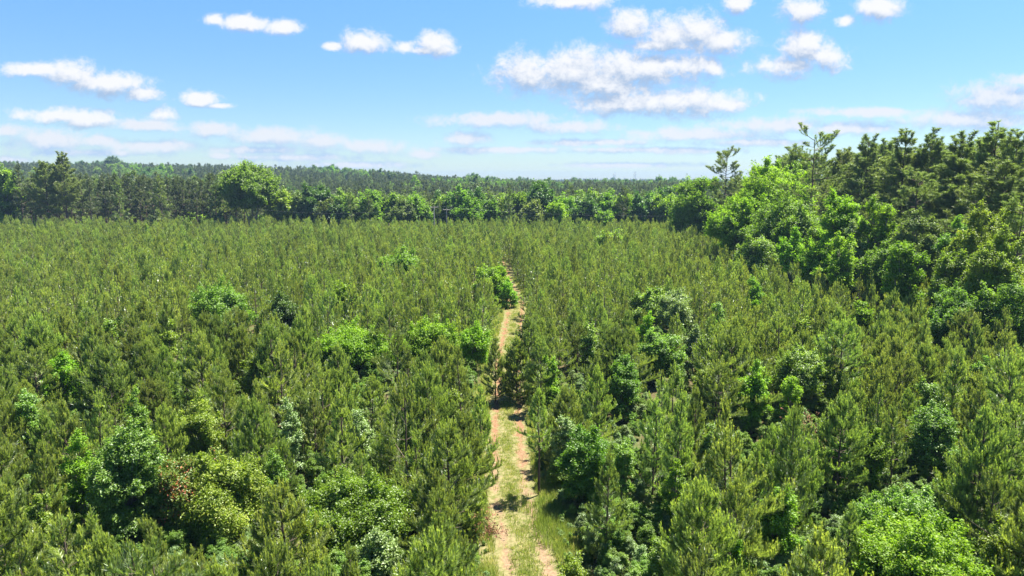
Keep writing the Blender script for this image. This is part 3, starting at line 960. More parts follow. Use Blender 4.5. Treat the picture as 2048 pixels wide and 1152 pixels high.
GP = 'tall pines standing in the woods'
WP = []
for i, (px, yt, Y, src, sx, lab, phr) in enumerate([
    (1453, 290, 150, OPEN[1], 1.0, 'lone open pine with flat tiers, outermost of the tall pines', 'the outermost lone pine'),
    (1628, 262, 106, OPEN[0], 1.05, 'tallest lone pine with a bare trunk and tufted top above the lime trees', 'the tufted lone pine'),
    (1740, 268, 100, OLD[0], 1.0, 'dark pine standing behind the tall lime tree', 'the pine behind the lime tree'),
    (1692, 290, 112, OLD[2], 1.0, 'dark shorter pine next behind the tufted lone pine', 'the shorter dark pine'),
    (1590, 296, 122, OLD[2], 1.0, 'bushy dark pine just before the tufted lone pine', 'the bushy dark pine'),
    (1822, 248, 88, OLD[1], 1.1, 'broad dark pine with a dark bare trunk over the brownish twiggy tree', 'the dark-trunked pine'),
    (1872, 246, 86, OLD[3], 1.0, 'steep pine next after the dark-trunked pine', 'the steep pine'),
    (1932, 262, 80, OLD[0], 1.15, 'round-topped pine above the golden treetop', 'the round-topped pine'),
    (1992, 232, 76, OLD[3], 1.15, 'highest pine of the woods, its top above all others', 'the highest pine'),
    (2008, 310, 64, OLD[2], 1.2, 'full sunlit pine in front of the highest pine', 'the full sunlit pine'),
    (2046, 248, 72, OLD[1], 1.1, 'dense pine next to the highest pine, cut by the view edge', 'the cut-off pine'),
    (1790, 300, 95, OLD[3], 1.0, 'slim pine half behind the broad dark pine', 'the slim half-hidden pine'),
    (1842, 330, 78, OPEN[1], 1.0, 'thin open pine in front of the broad dark pine', 'the thin open pine'),
    (2052, 380, 55, OPEN[1], 0.9, 'nearest woods pine with its trunk along the view edge', 'the edge trunk pine'),
    (1955, 330, 72, OLD[0], 1.0, 'pine with drooping sides before the round-topped pine', 'the drooping pine'),
]):
    if i > 1:
        Y *= 1.14
    h0 = {id(OPEN[0]): 24, id(OPEN[1]): 22, id(OLD[0]): 22, id(OLD[1]): 23, id(OLD[2]): 21, id(OLD[3]): 24}[id(src)] + 0.7
    o, x = px_tree('pine_tree', px, yt, Y, src, h0, lab, 'tree', GP, rz=i * 1.3, sx=sx, phrase=phr)
    WP.append((x, Y))

rnd = random.Random(5)
FILL = []
tries = 0
while len(FILL) < 62 and tries < 6000:
    tries += 1
    Y = rnd.uniform(50, 190)
    x = wood_x(Y) + rnd.uniform(17 if Y < 125 else 9, 50)
    h = rnd.uniform(19, 25.0)
    p = to_px(x, Y, h)
    if p[0] > 2120:
        continue
    if any((x - a) ** 2 + (Y - b) ** 2 < 3.9 ** 2 for a, b in WP + FILL):
        continue
    # stay under the skyline of the photograph
    lim = np.interp(p[0], [1340, 1400, 1440, 1500, 1560, 1600, 1680, 1740, 1830, 1900, 2048], [420, 372, 350, 335, 300, 292, 288, 276, 252, 256, 245])
    if p[1] < lim:
        k = at_y(p[0], lim + rnd.uniform(0, 12), Y)[1]
        if k < 12:
            continue
        h = k
    FILL.append((x, Y))
    src = OLD[rnd.randrange(4)]
    h0 = {0: 22.7, 1: 23.7, 2: 21.7, 3: 24.7}[OLD.index(src)]
    o = place_pine('pine_tree', src, (x, Y, 0), rnd.uniform(0, 6.28), (h / h0 * rnd.uniform(0.95, 1.2),) * 2 + (h / h0,))
    o['category'] = 'tree'
    o['group'] = GP
    o['auto'] = 'tall pine in the woods'

# ------------------------------------------------------------------ the far treeline behind the field
GT = 'broadleaf trees of the far treeline'
for i, (box, Y, sp, lab, phr, kw) in enumerate([
    ((-30, 328, 32, 440), 200, 'mid', 'green rounded tree at the outer end of the far pine stand', 'the stand-end tree', dict(n_clump=34)),
    ((440, 328, 556, 440), 200, 'mid', 'great round oak with pale forked trunks rising over the far treeline', 'the great round oak', dict(n_clump=90, zb=-2, stems=4, cover=1.5)),
    ((536, 372, 582, 440), 203, 'yellow', 'smaller yellowish tree tucked against the great round oak', 'the tucked yellowish tree', dict(n_clump=22)),
    ((578, 385, 612, 440), 205, 'olive', 'dull narrow tree next to the tucked yellowish tree', 'the dull narrow tree', dict(n_clump=14)),
    ((602, 366, 666, 442), 205, 'dark', 'dark full tree with a lit top between dull and grey-green trees', 'the dark full tree', dict(n_clump=32)),
    ((630, 392, 664, 442), 198, 'olive', 'grey-green small tree before the dark full tree', 'the grey-green small tree', dict(n_clump=14)),
    ((652, 395, 690, 445), 199, 'dark', 'low dark tree beside the grey-green small tree', 'the low dark far tree', dict(n_clump=16)),
    ((716, 376, 764, 442), 203, 'mid', 'green tree with a bright side behind the two brownish pines', 'the bright-sided tree', dict(n_clump=24)),
    ((778, 398, 830, 442), 198, 'olive', 'olive dome tree left of the utility pole', 'the olive dome tree', dict(n_clump=24)),
    ((800, 386, 860, 440), 203, 'mid', 'bright green tree overlapping the olive dome tree', 'the bright overlapping tree', dict(n_clump=28)),
    ((892, 376, 936, 440), 206, 'mid', 'tall green tree just beyond the utility pole', 'the tall tree by the pole', dict(n_clump=22)),
    ((912, 400, 966, 446), 199, 'lime', 'low lime-topped tree before the tall tree by the pole', 'the lime-topped tree', dict(n_clump=24)),
    ((968, 394, 1002, 444), 202, 'mid', 'slim fresh green tree before the rusty pine', 'the slim fresh tree', dict(n_clump=14)),
    ((1034, 376, 1056, 440), 207, 'lime', 'thin lime tree squeezed beside the rusty pine', 'the thin lime tree', dict(n_clump=10)),
    ((1048, 362, 1114, 440), 204, 'dark', 'big dark oak rising above the middle of the treeline', 'the big dark oak', dict(n_clump=44)),
    ((1040, 398, 1086, 446), 196, 'olive', 'pale round willowy tree in front of the big dark oak', 'the pale willowy tree', dict(n_clump=24)),
    ((1094, 404, 1136, 444), 198, 'lime', 'round lime tree in front of the big dark oak, on its woods side', 'the round lime far tree', dict(n_clump=20)),
    ((1118, 394, 1152, 440), 205, 'lime', 'lime tree behind the round lime far tree', 'the second lime far tree', dict(n_clump=14)),
    ((1144, 392, 1204, 442), 199, 'dark', 'dark round oak with pale leaf glints next to the lime trees', 'the glinting dark oak', dict(n_clump=34)),
    ((1200, 388, 1236, 440), 206, 'mid', 'mid green tree between the glinting oak and the tall thin pine', 'the mid far tree', dict(n_clump=16)),
    ((1196, 416, 1228, 446), 194, 'lime', 'small pointed light tree at the foot of the glinting dark oak', 'the small light far tree', dict(n_clump=10)),
    ((1262, 386, 1306, 440), 201, 'dark', 'dark leafy tree just after the tall thin pine', 'the dark leafy far tree', dict(n_clump=24)),
    ((1298, 384, 1356, 440), 200, 'mid', 'long leafy tree row end with lit tops near the woods corner', 'the lit-topped far tree', dict(n_clump=30)),
    ((1338, 390, 1376, 442), 192, 'mid', 'last treeline tree before the woods corner', 'the last treeline tree', dict(n_clump=18)),
    ((668, 372, 706, 420), 214, 'mid', 'treetop showing behind the two brownish pines', 'the peeping treetop', dict(n_clump=16)),
    ((860, 385, 900, 430), 216, 'dark', 'dark treetop behind the utility pole', 'the treetop behind the pole', dict(n_clump=16)),
    ((985, 378, 1030, 420), 217, 'lime', 'light treetop behind the rusty pine', 'the light treetop', dict(n_clump=16)),
    ((1130, 380, 1180, 420), 218, 'mid', 'green treetop behind the second lime far tree', 'the green back treetop', dict(n_clump=18)),
]):
    if 'zb' in kw and kw['zb'] == -2:
        kw = {**kw, 'zb': 7.5}
    px_broad(3000 + i, box, Y, sp, 'broadleaf_tree', lab, 'tree', GT, phrase=phr, **kw)

frt = random.Random(21)
for q in range(26):
    px = 572 + q * 30.5 + frt.uniform(-9, 9)
    w = frt.uniform(34, 56)
    yt = frt.uniform(376, 398)
    Yq = frt.uniform(202, 214)
    o = px_broad(3100 + q, (px - w / 2, yt, px + w / 2, 442), Yq, frt.choice(['mid', 'mid', 'dark', 'lime', 'olive', 'mid']), 'broadleaf_tree', '', 'tree', GT, n_clump=18)
    o['auto'] = 'leafy tree filling the far treeline'
GS = 'tall pines of the far treeline'
FARP = []
for i, (px, yt, Y, v, sx, lab, phr) in enumerate([
    (84, 312, 198, -3, 1.0, 'tall dark pine, first of the two pines towering over the far stand', 'the first towering pine'),
    (121, 304, 198, -1, 1.0, 'tallest dark pine of the far stand with a wide tufted top', 'the second towering pine'),
    (35, 324, 199, 2, 1.0, 'full green pine between the stand-end tree and the towering pines', 'the full stand-end pine'),
    (318, 352, 196, 3, 1.15, 'wide low-branched pine out in front of the far stand', 'the wide front pine'),
    (176, 350, 197, 2, 1.1, 'stout pine at the stand front beside the towering pines', 'the stout front pine'),
    (232, 352, 197, 3, 0.9, 'low-branched pine in the far stand front, with a lime tree beside', 'the low-branched front pine'),
    (426, 362, 197, 3, 1.1, 'wide pine with sunlit tiers close to the great round oak', 'the sunlit tiered pine'),
    (700, 376, 200, 3, 1.1, 'brownish pine, first of a pair in the middle treeline', 'the first brownish pine'),
    (738, 384, 199, 3, 1.0, 'brownish pine, second of the pair in the middle treeline', 'the second brownish pine'),
    (770, 380, 208, 1, 1.0, 'dark slim pine between the brownish pair and the olive dome tree', 'the dark slim far pine'),
    (878, 396, 203, 3, 0.9, 'dark pine right behind the utility pole', 'the pine at the pole'),
    (1017, 375, 198, 3, 1.0, 'rusty brown pine column in the middle of the treeline', 'the rusty pine'),
    (1246, 371, 199, 2, 1.1, 'tall thin pine with a brown top near the woods corner', 'the tall thin far pine'),
    (646, 388, 210, 1, 1.0, 'dim pine behind the low dark far tree', 'the dim far pine'),
]):
    o, x = px_tree('pine_tree', px, yt, Y, OLD[-v - 1] if v < 0 else STAND[v], 22.5 if v < 0 else [18.5, 18, 19, 17.5][v] + 0.1, lab, 'tree', GS, rz=i * 0.9, sx=sx, phrase=phr)
    FARP.append((x, Y))
px = -60
rr = random.Random(8)
while px < 470:
    px += rr.uniform(10, 17)
    Y = rr.uniform(200, 214)
    x, zt = at_y(px, np.interp(px, [0, 150, 300, 470], [343, 345, 350, 362]) + rr.uniform(-3, 5), Y)
    if any(abs(x - a) < 1.6 and abs(Y - b) < 3 for a, b in FARP):
        continue
    v = rr.choice([0, 0, 1, 2])
    s = zt / [18.5, 18, 19, 17.5][v]
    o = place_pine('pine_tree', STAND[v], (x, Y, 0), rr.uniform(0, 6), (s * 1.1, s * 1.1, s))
    o['category'] = 'tree'
    o['group'] = GS
    o['auto'] = 'dark pine of the far stand'
    FARP.append((x, Y))


# ------------------------------------------------------------------ scatter: one object for what nobody would count
def scatter(name, pts, rot, scl, idx, sources):
    """One stuff object whose geometry nodes set copies of the sources' meshes on its points."""
    me = bpy.data.meshes.new(name)
    me.vertices.add(len(pts))
    me.vertices.foreach_set('co', np.asarray(pts, dtype=np.float32).ravel())
    for nm, ty, val in (('rot', 'FLOAT', rot), ('idx', 'INT', idx)):
        a = me.attributes.new(nm, ty, 'POINT')
        a.data.foreach_set('value', np.asarray(val, dtype=np.float32 if ty == 'FLOAT' else np.int32))
    a = me.attributes.new('scl', 'FLOAT_VECTOR', 'POINT')
    a.data.foreach_set('vector', np.asarray(scl, dtype=np.float32).ravel())
    o = link(name, me)
    o['kind'] = 'stuff'
    g = bpy.data.node_groups.new(name + '_scatter', 'GeometryNodeTree')
    g.interface.new_socket('Geometry', in_out='INPUT', socket_type='NodeSocketGeometry')
    g.interface.new_socket('Geometry', in_out='OUTPUT', socket_type='NodeSocketGeometry')
    n, l = g.nodes, g.links
    gi, go = n.new('NodeGroupInput'), n.new('NodeGroupOutput')

    def attr(nm, ty):
        q = n.new('GeometryNodeInputNamedAttribute')
        q.data_type = ty
        q.inputs['Name'].default_value = nm
        return [s for s in q.outputs if s.enabled][0]

    a_rot, a_idx, a_scl = attr('rot', 'FLOAT'), attr('idx', 'INT'), attr('scl', 'FLOAT_VECTOR')
    cx = n.new('ShaderNodeCombineXYZ')
    l.new(a_rot, cx.inputs[2])
    e2r = n.new('FunctionNodeEulerToRotation')
    l.new(cx.outputs[0], e2r.inputs[0])
    join = n.new('GeometryNodeJoinGeometry')
    for k, objs in enumerate(sources):
        cmp_ = n.new('FunctionNodeCompare')
        cmp_.data_type = 'INT'
        cmp_.operation = 'EQUAL'
        ins = [s for s in cmp_.inputs if s.enabled]
        l.new(a_idx, ins[0])
        ins[1].default_value = k
        jj = n.new('GeometryNodeJoinGeometry')
        for ob in objs:
            oi = n.new('GeometryNodeObjectInfo')
            oi.transform_space = 'ORIGINAL'
            oi.inputs['Object'].default_value = ob
            l.new(oi.outputs['Geometry'], jj.inputs[0])
        g2i = n.new('GeometryNodeGeometryToInstance')
        l.new(jj.outputs[0], g2i.inputs[0])
        iop = n.new('GeometryNodeInstanceOnPoints')
        l.new(gi.outputs[0], iop.inputs['Points'])
        l.new(cmp_.outputs[0], iop.inputs['Selection'])
        l.new(g2i.outputs[0], iop.inputs['Instance'])
        l.new(e2r.outputs[0], iop.inputs['Rotation'])
        l.new(a_scl, iop.inputs['Scale'])
        l.new(iop.outputs[0], join.inputs[0])
    l.new(join.outputs[0], go.inputs[0])
    md = o.modifiers.new('scatter', 'NODES')
    md.node_group = g
    return o


# ------------------------------------------------------------------ the young plantation
rng = np.random.default_rng(77)
GY = 'young planted pines filling the field'


def youngs_named(px, ztop, y_top, variant, label, phrase, s=1.0, meshes=None, h0=None, rz=0.0):
    x, y = at_z(px, y_top, ztop)
    m = meshes or NEAR[variant]
    h = h0 or YOUNG[variant][1] + 0.32
    k = ztop / h
    o = place_pine('young_pine', m, (x, y, 0), rz, (k * s, k * s, k))
    tag(o, label, 'tree', GY)
    LANDMARKS.append((phrase, x, y))
    return (x, y)


SPECIAL = [
    youngs_named(1690, 6.2, 785, 7, 'large pale-tipped young pine standing clear of its neighbours', 'the large pale-tipped pine', 1.05),
    youngs_named(868, 5.6, 932, 0, 'bushy young pine at the near corner beside the sandy track', 'the near trackside pine', 1.0),
    youngs_named(1080, 6.3, 768, 0, 'slim young pine with a long bare trunk right beside the track', 'the bare-trunked pine', 1.0, BARE, 6.95),
    youngs_named(1056, 6.8, 628, 0, 'wide dense young pine crowding over the middle of the track', 'the crowding trackside pine', 1.2),
    youngs_named(1034, 5.4, 668, 0, 'low bushy young pine pressed against the crowding trackside pine', 'the pressed low pine', 1.1),
    youngs_named(1082, 6.0, 668, 1, 'full young pine behind the crowding trackside pine, away from the track', 'the full pine off the track', 1.1),
    youngs_named(990, 5.4, 672, 2, 'slim young pine reaching over the track opposite the crowding trackside pine', 'the slim opposite pine', 1.15),
    youngs_named(2018, 8.2, 640, 0, 'extra tall young pine with a long visible trunk and open branches', 'the extra tall young pine', 1.0, TALLY, 8.9),
    youngs_named(1478, 5.8, 940, 1, 'full young pine in the near rows before the bright bush between pines', 'the full near pine'),
    youngs_named(1216, 5.6, 890, 4, 'pointed young pine leaning on the dark trackside bush', 'the pointed pine by the bush'),
    youngs_named(960, 5.8, 770, 2, 'slender young pine at the left edge of the sandy track', 'the slender trackside pine'),
]

spx = 2.08
gx, gy = np.meshgrid(np.arange(-190, 62, spx), np.arange(17, 196, spx))
cand = np.column_stack([gx.ravel(), gy.ravel()])
cand = cand + rng.normal(size=cand.shape) * 0.42
x, y = cand[:, 0], cand[:, 1]
ok = np.abs(x) < y * 0.75 * 1.12 + 9
du = x - track_x(y)
ok &= (np.abs(du) > np.interp(y, [20, 50, 85, 120, 142], [2.5, 2.0, 1.6, 1.2, 0.2]) + 0.4 * rng.random(len(x)))
ok &= x < wood_x(y) - 1.5
ok &= rng.random(len(x)) > 0.06
cand = cand[ok]
ht = 5.7 * (1 + 0.16 * rng.normal(size=len(cand)))
big = np.sin(cand[:, 0] * 0.09 + 1) * np.sin(cand[:, 1] * 0.07)
ht = np.clip(ht * (1 + 0.07 * big), 3.6, 7.2)
keep = np.ones(len(cand), bool)
for i, (a, b) in enumerate(cand):
    if any((a - p) ** 2 + (b - q) ** 2 < 2.0 ** 2 for p, q in SPECIAL):
        keep[i] = False
        continue
    tx, ty, dep = to_px(a, b, ht[i])
    for bx, by, br, box, bd in PLACED:
        fr = 0.88 if box[3] - box[1] < 130 else 0.55
        if (a - bx) ** 2 + (b - by) ** 2 < (0.72 * br + 0.35) ** 2:
            keep[i] = False
            break
        # pines that would stand right before a bush seen in the photograph
        if dep < bd and box[0] - 12 < tx < box[2] + 12 and ty < box[1] + fr * (box[3] - box[1]) and bd - dep < 14:
            keep[i] = False
            break
cand, ht = cand[keep], ht[keep]
tops = np.array([to_px(a, b, h * 0.8) for (a, b), h in zip(cand, ht)])
inview = (tops[:, 0] > -10) & (tops[:, 0] < 2058) & (tops[:, 1] < 1150) & (tops[:, 2] > 10)
order = np.argsort(tops[:, 2] + np.where(inview, 0, 1e6))
n_ind = 300 - len(SPECIAL)
ind = order[:n_ind]
isind = np.zeros(len(cand), bool)
isind[ind] = True
FIRST = {}
for i in ind:
    v = int(rng.integers(0, len(YOUNG)))
    h0 = YOUNG[v][1] + 0.32
    k = ht[i] / h0
    rz = float(rng.random() * 6.28)
    wv = k * (0.92 + 0.22 * rng.random())
    if v not in FIRST:
        FIRST[v] = place_pine('young_pine', NEAR[v], (cand[i, 0], cand[i, 1], 0), rz, (wv, wv, k), 0.03)
        o = FIRST[v]
    else:
        src = FIRST[v]
        o = src.copy()
        COL.objects.link(o)
        for ch in src.children:
            c = ch.copy()
            COL.objects.link(c)
            c.parent = o
        o.location = (cand[i, 0], cand[i, 1], 0)
        o.scale = (wv, wv, k)
        o.rotation_euler = (0.03 * math.cos(rz * 3), 0.03 * math.sin(rz * 5), rz)
    o['category'] = 'tree'
    o['group'] = GY
    o['auto'] = YOUNG[v][0] + ' young pine'

# light meshes for the distance: carried by the eight farthest of the single pines, then by the scatter
far_src = []
far_ones = [o for o in COL.objects if o.name.startswith('young_pine') and 'auto' in o.keys()]
far_ones.sort(key=lambda o: -o.location.y)
for v, (tm, cm) in enumerate(FARY):
    want = YOUNG[v][0] + ' young pine'
    o = next(q for q in far_ones if q['auto'] == want)
    ch = sorted(o.children, key=lambda c: c.name)
    for c in ch:
        c.data = cm if c.name.startswith('crown') else tm
    far_src.append(list(ch))
rest = np.where(~isind)[0]
idx = rng.integers(0, len(YOUNG), len(rest))
h0s = np.array([q[1] + 0.32 for q in YOUNG])[idx]
k = ht[rest] / h0s
wv = k * (0.9 + 0.25 * rng.random(len(rest)))
near_rest = tops[rest, 2] < 60
nsrc = [list(FIRST[v].children) for v in range(len(YOUNG))]
pts = np.column_stack([cand[rest], np.zeros(len(rest))])
scatter('distant_young_pines', pts, rng.random(len(rest)) * 6.28, np.column_stack([wv, wv, k]), idx + np.where(near_rest, len(YOUNG), 0), far_src + nsrc)

# low weeds and brambles between the pines
nU = 9000
uy = 20 + 90 * rng.random(nU) ** 1.4
ux = (rng.random(nU) * 2 - 1) * (uy * 0.78 + 8)
okU = (np.abs(ux - track_x(uy)) > 2.6) & (ux < wood_x(uy) + 2)
ux, uy = ux[okU], uy[okU]
usrc = [[[c for c in CROWN_SRC[q].children if c.name.startswith('crown')][0]] for q in (13, 16, 25, 35)]
us = 0.16 + 0.24 * rng.random(len(ux))
vy = 21 + 80 * rng.random(700) ** 1.5
vx = track_x(vy) + np.sign(rng.random(700) - 0.42) * (1.7 + np.abs(rng.normal(size=700)) * 0.6)
ux, uy = np.concatenate([ux, vx]), np.concatenate([uy, vy])
us = np.concatenate([us, 0.05 + 0.10 * rng.random(700) ** 2])
scatter('undergrowth', np.column_stack([ux, uy, np.zeros(len(ux))]), rng.random(len(ux)) * 6.28, np.column_stack([us * 1.3, us * 1.3, us]), rng.integers(0, 4, len(ux)), usrc)

# ------------------------------------------------------------------ woods behind the treeline, up to the ridge
pts, scl, idx = [], [], []
STANDO = []
for v in range(4):
    o = next(q for q in COL.objects if q.type == 'EMPTY' and q.name.startswith('pine_tree') and q.children and q.children[0].data in STAND[v])
    STANDO.append(list(o.children))
BRO = [o for o in COL.objects if o.type == 'EMPTY' and o.get('group') == GT]
bsel = [BRO[4], BRO[9], BRO[14], BRO[18], BRO[13], BRO[0]]
bhei = []
for o in bsel:
    c = [q for q in o.children if q.name.startswith('crown')][0]
    bhei.append(max(v.co.z for v in c.data.vertices))
srcs = STANDO + [list(o.children) for o in bsel]
frng = np.random.default_rng(9)
Yv = 216.0
while Yv < 2300:
    step = 5.0 + max(0, Yv - 260) * 0.012
    hw = 0.80 * Yv + 20
    xs = np.arange(-hw, hw, step)
    xs = xs + frng.normal(size=len(xs)) * step * 0.3
    ysr = Yv + frng.normal(size=len(xs)) * step * 0.35
    zs = terrain(xs, ysr)
    a = xs / ysr
    # woods patches of pine and of broadleaved trees
    nz = np.sin(xs * 0.021 + 2.0) * np.sin(ysr * 0.017 + xs * 0.006) + 0.45 * np.sin(xs * 0.06 + ysr * 0.045) + frng.normal(size=len(xs)) * 0.35
    for xx, y_, zz, aa, q in zip(xs, ysr, zs, a, nz):
        if xx > wood_x(y_) - 2 and y_ < 300:
            if xx > 110:
                continue
        stand = aa < -0.40 + 0.00001 and y_ < 330
        if y_ > 1050 and aa < -0.12:
            continue
        if stand or q < (0.62 if y_ < 330 else 0.9):
            v = int(frng.integers(0, 3)) if stand or frng.random() < 0.9 else 3
            h = (17.6 if stand else 15.0) * (1 + 0.08 * frng.normal())
            if not stand and y_ < 330:
                h = 12.5 * (1 + 0.12 * frng.normal())
            if y_ > 330:
                v = (0, 2, 0, 3)[v]
            s = h / (18.5, 18.0, 19.0, 17.5)[v]
            w = s * 1.25
        else:
            v = 4 + int(frng.integers(0, 6))
            h = (12.0 if y_ < 330 else 15.5) * (1 + 0.14 * frng.normal())
            s = h / bhei[v - 4]
            w = s
        if y_ > 600:
            w *= 1.25
        pts.append((xx, y_, zz - 0.2))
        scl.append((w, w, s))
        idx.append(v)
    Yv += step * 0.95
scatter('far_forest', pts, frng.random(len(pts)) * 6.28, scl, idx, srcs)

# the deep woods on the far side, behind the single pines
pts, scl, idx = [], [], []
for _ in range(900):
    Y = frng.uniform(35, 300)
    x = wood_x(Y) + frng.uniform(3, 80)
    if x > 0.75 * Y * 1.25 + 25:
        continue
    low = frng.random() < 0.55
    v = 4 + int(frng.integers(0, 6)) if low else int(frng.integers(0, 3))
    h = frng.uniform(5, 11) if low else frng.uniform(13, 18)
    p = to_px(x, Y, h)
    lim = np.interp(p[0], [1340, 1400, 1440, 1500, 1560, 1600, 1680, 1740, 1830, 1900, 2048], [430, 385, 372, 350, 325, 310, 305, 290, 275, 275, 262])
    if p[1] < lim:
        h = at_y(p[0], lim + 8, Y)[1]
    edge = x - wood_x(Y)
    if edge < 11:
        h = min(h, 6.5)
        if not low:
            continue
    if h < 3:
        continue
    s = h / ((18.5, 18.0, 19.0)[v] if v < 4 else bhei[v - 4])
    pts.append((x, Y, 0)); scl.append((s * 1.1, s * 1.1, s)); idx.append(v)
scatter('deep_woods', pts, frng.random(len(pts)) * 6.28, scl, idx, srcs)


# ------------------------------------------------------------------ grass along the track
def make_grass():
    g = Geo()
    r = np.random.default_rng(31)
    n = 20000
    y = 19 + 100 * r.random(n) ** 1.7
    kind = r.random(n)
    off = np.where(kind < 0.26, r.normal(size=n) * 0.34, np.sign(r.random(n) - 0.46) * (1.45 + np.abs(r.normal(size=n)) * 0.75))
    patch = np.sin(y * 1.3 + off) * np.sin(y * 0.41 + 2 * off) + 0.5 * r.normal(size=n)
    sel = (patch > -0.35)
    y, off, kind, patch = y[sel], off[sel], kind[sel], patch[sel]
    x = track_x(y) + off
    n = len(x)
    hgt = np.where(np.abs(off) < 1.0, 0.16, 0.34) * (0.6 + 0.8 * r.random(n))
    # the rank bright tuft on the near side of the slim pine
    tx, ty = at_z(1105, 1040, 0)
    m = 420
    x = np.concatenate([x, tx + r.normal(size=m) * 0.55])
    y = np.concatenate([y, ty + r.normal(size=m) * 1.5])
    hgt = np.concatenate([hgt, 0.35 + 0.3 * r.random(m)])
    dry = np.concatenate([r.random(n) * 0.6 + np.where(patch < 0.35, 0.50, 0.22), 0.15 + 0.35 * r.random(m)])
    n = len(x)
    nb = 11
    k = np.repeat(np.arange(n), nb)
    az = r.random(len(k)) * 6.28
    tilt = 0.15 + 0.5 * r.random(len(k))
    d = np.column_stack([np.cos(az) * np.sin(tilt), np.sin(az) * np.sin(tilt), np.cos(tilt)])
    base = np.column_stack([x[k], y[k], np.zeros(len(k))]) + r.normal(size=(len(k), 3)) * np.array([0.09, 0.09, 0])
    sd = np.column_stack([-np.sin(az), np.cos(az), np.zeros(len(k))]) * 0.014
    tip = base + d * (hgt[k] * (0.7 + 0.5 * r.random(len(k))))[:, None]
    V = np.stack([base - sd, base + sd, tip], axis=1).reshape(-1, 3)
    V[:, 2] += 0.02
    g.add(V, np.arange(len(V)).reshape(-1, 3), np.clip(dry[k] + 0.12 * r.normal(size=len(k)), 0, 1), 0)
    o = link('grass', g.mesh('grass', [M['grass']]))
    o['kind'] = 'stuff'


make_grass()


# ------------------------------------------------------------------ dead brush
def dead_brush(seed, px, py, w, h, label):
    r = np.random.default_rng(seed)
    x, y = at_z(px, py, 0)
    o = root_of('dead_brush', (x, y, 0))
    g, lf = Geo(), Geo()
    p0, p1 = [], []
    for _ in range(70):
        a = r.normal(size=3) * np.array([w * 0.16, w * 0.16, 0])
        a[2] = 0.02
        d = unit(r.normal(size=3) + np.array([0, 0, 0.9]))
        q = a + d * h * (0.6 + 0.6 * r.random())
        p0.append(a); p1.append(q)
        for _k in range(3):
            t = r.random()
            b = a + (q - a) * t
            p0.append(b); p1.append(b + unit(r.normal(size=3) + np.array([0, 0, 0.3])) * h * 0.35)
    g.tubes(p0, p1, 0.014, 0.004, 0, 3)
    link('twig', g.mesh('dead_twigs', [M['dead_twig']]), o)
    pos = np.array(p1)[r.integers(0, len(p1), 900)] + r.normal(size=(900, 3)) * 0.07
    lf.leaves(r, pos, r.normal(size=(900, 3)), 0.10, r.random(900), 0)
    link('withered_leaves', lf.mesh('withered_leaves', [M['dead_twig']]), o)
    tag(o, label, 'brush', None)
    return o


dead_brush(1, 962, 1068, 1.3, 1.1, 'rust brown dead brush lying against the pines beside the track')
dead_brush(2, 1640, 902, 1.2, 2.6, 'rust brown dead sapling caught among the pines beyond the large pine')


# ------------------------------------------------------------------ poles and wires
def pole_mat(name, c, rough=0.8, metal=0.0):
    m, N, out = mat(name)
    tc = N.new('ShaderNodeTexCoord')
    p = N.new('ShaderNodeBsdfPrincipled')
    N.l.new(N.mix(N.ramp(N.noise(tc.outputs['Object'], 9, 4), 0.3, 0.7), (*[v * 0.7 for v in c], 1), (*c, 1)), p.inputs['Base Color'])
    p.inputs['Roughness'].default_value = rough
    p.inputs['Metallic'].default_value = metal
    N.l.new(p.outputs[0], out.inputs[0])
    return m


wood_grey = pole_mat('weathered_pole_wood', (0.36, 0.32, 0.28))
steel = pole_mat('galvanised_steel', (0.55, 0.56, 0.58), 0.5, 0.4)
wire_m = pole_mat('wire_aluminium', (0.20, 0.21, 0.22), 0.8, 0.0)


def utility_pole(px, ytop, Y, label, r=0.20):
    x, zt = at_y(px, ytop, Y)
    o = root_of('utility_pole', (x, Y, 0))
    g = Geo()
    g.tubes([(0, 0, 0)], [(0, 0, zt)], r, r * 0.7, 0, 8)
    link('pole', g.mesh('pole_shaft', [wood_grey]), o)
    g = Geo()
    g.tubes([(-1.1, 0.24, zt - 0.5)], [(1.1, 0.24, zt - 0.5)], 0.07, 0.07, 0, 4)
    link('crossarm', g.mesh('pole_crossarm', [wood_grey]), o)
    for dx in (-1.0, 1.0):
        g = Geo()
        g.tubes([(dx, 0.24, zt - 0.43), (dx, 0.24, zt - 0.33)], [(dx, 0.24, zt - 0.33), (dx, 0.24, zt - 0.15)], np.array([0.03, 0.07]), np.array([0.03, 0.05]), 0, 6)
        link('insulator', g.mesh('insulator', [steel]), o)
    tag(o, label, 'pole', 'utility poles before the far treeline')
    return x, Y, zt


PA = utility_pole(868, 411, 192, 'grey wooden utility pole with short crossarm before the far treeline')
PB = utility_pole(893, 416, 196, 'thinner grey utility pole just beyond the first utility pole', 0.13)


def wire(ax, ay, az, bx, by, bz, sag, label):
    g = Geo()
    t = np.linspace(0, 1, 25)
    P = np.column_stack([ax + (bx - ax) * t, ay + (by - ay) * t, az + (bz - az) * t - sag * 4 * t * (1 - t)])
    g.tubes(P[:-1], P[1:], 0.010, 0.010, 0, 4)
    o = link('power_line', g.mesh('power_line', [wire_m]))
    tag(o, label, 'cable', 'wires before the far treeline')


wire(PA[0] + 1.0, PA[1] + 0.24, PA[2] - 0.2, 68, 188, 8.0, 1.6, 'thin pale wire running from the utility pole toward the woods')
wire(PA[0] - 1.0, PA[1] + 0.24, PA[2] - 0.2, -72, 193, 9.0, 1.6, 'thin pale wire running from the utility pole toward the great oak')


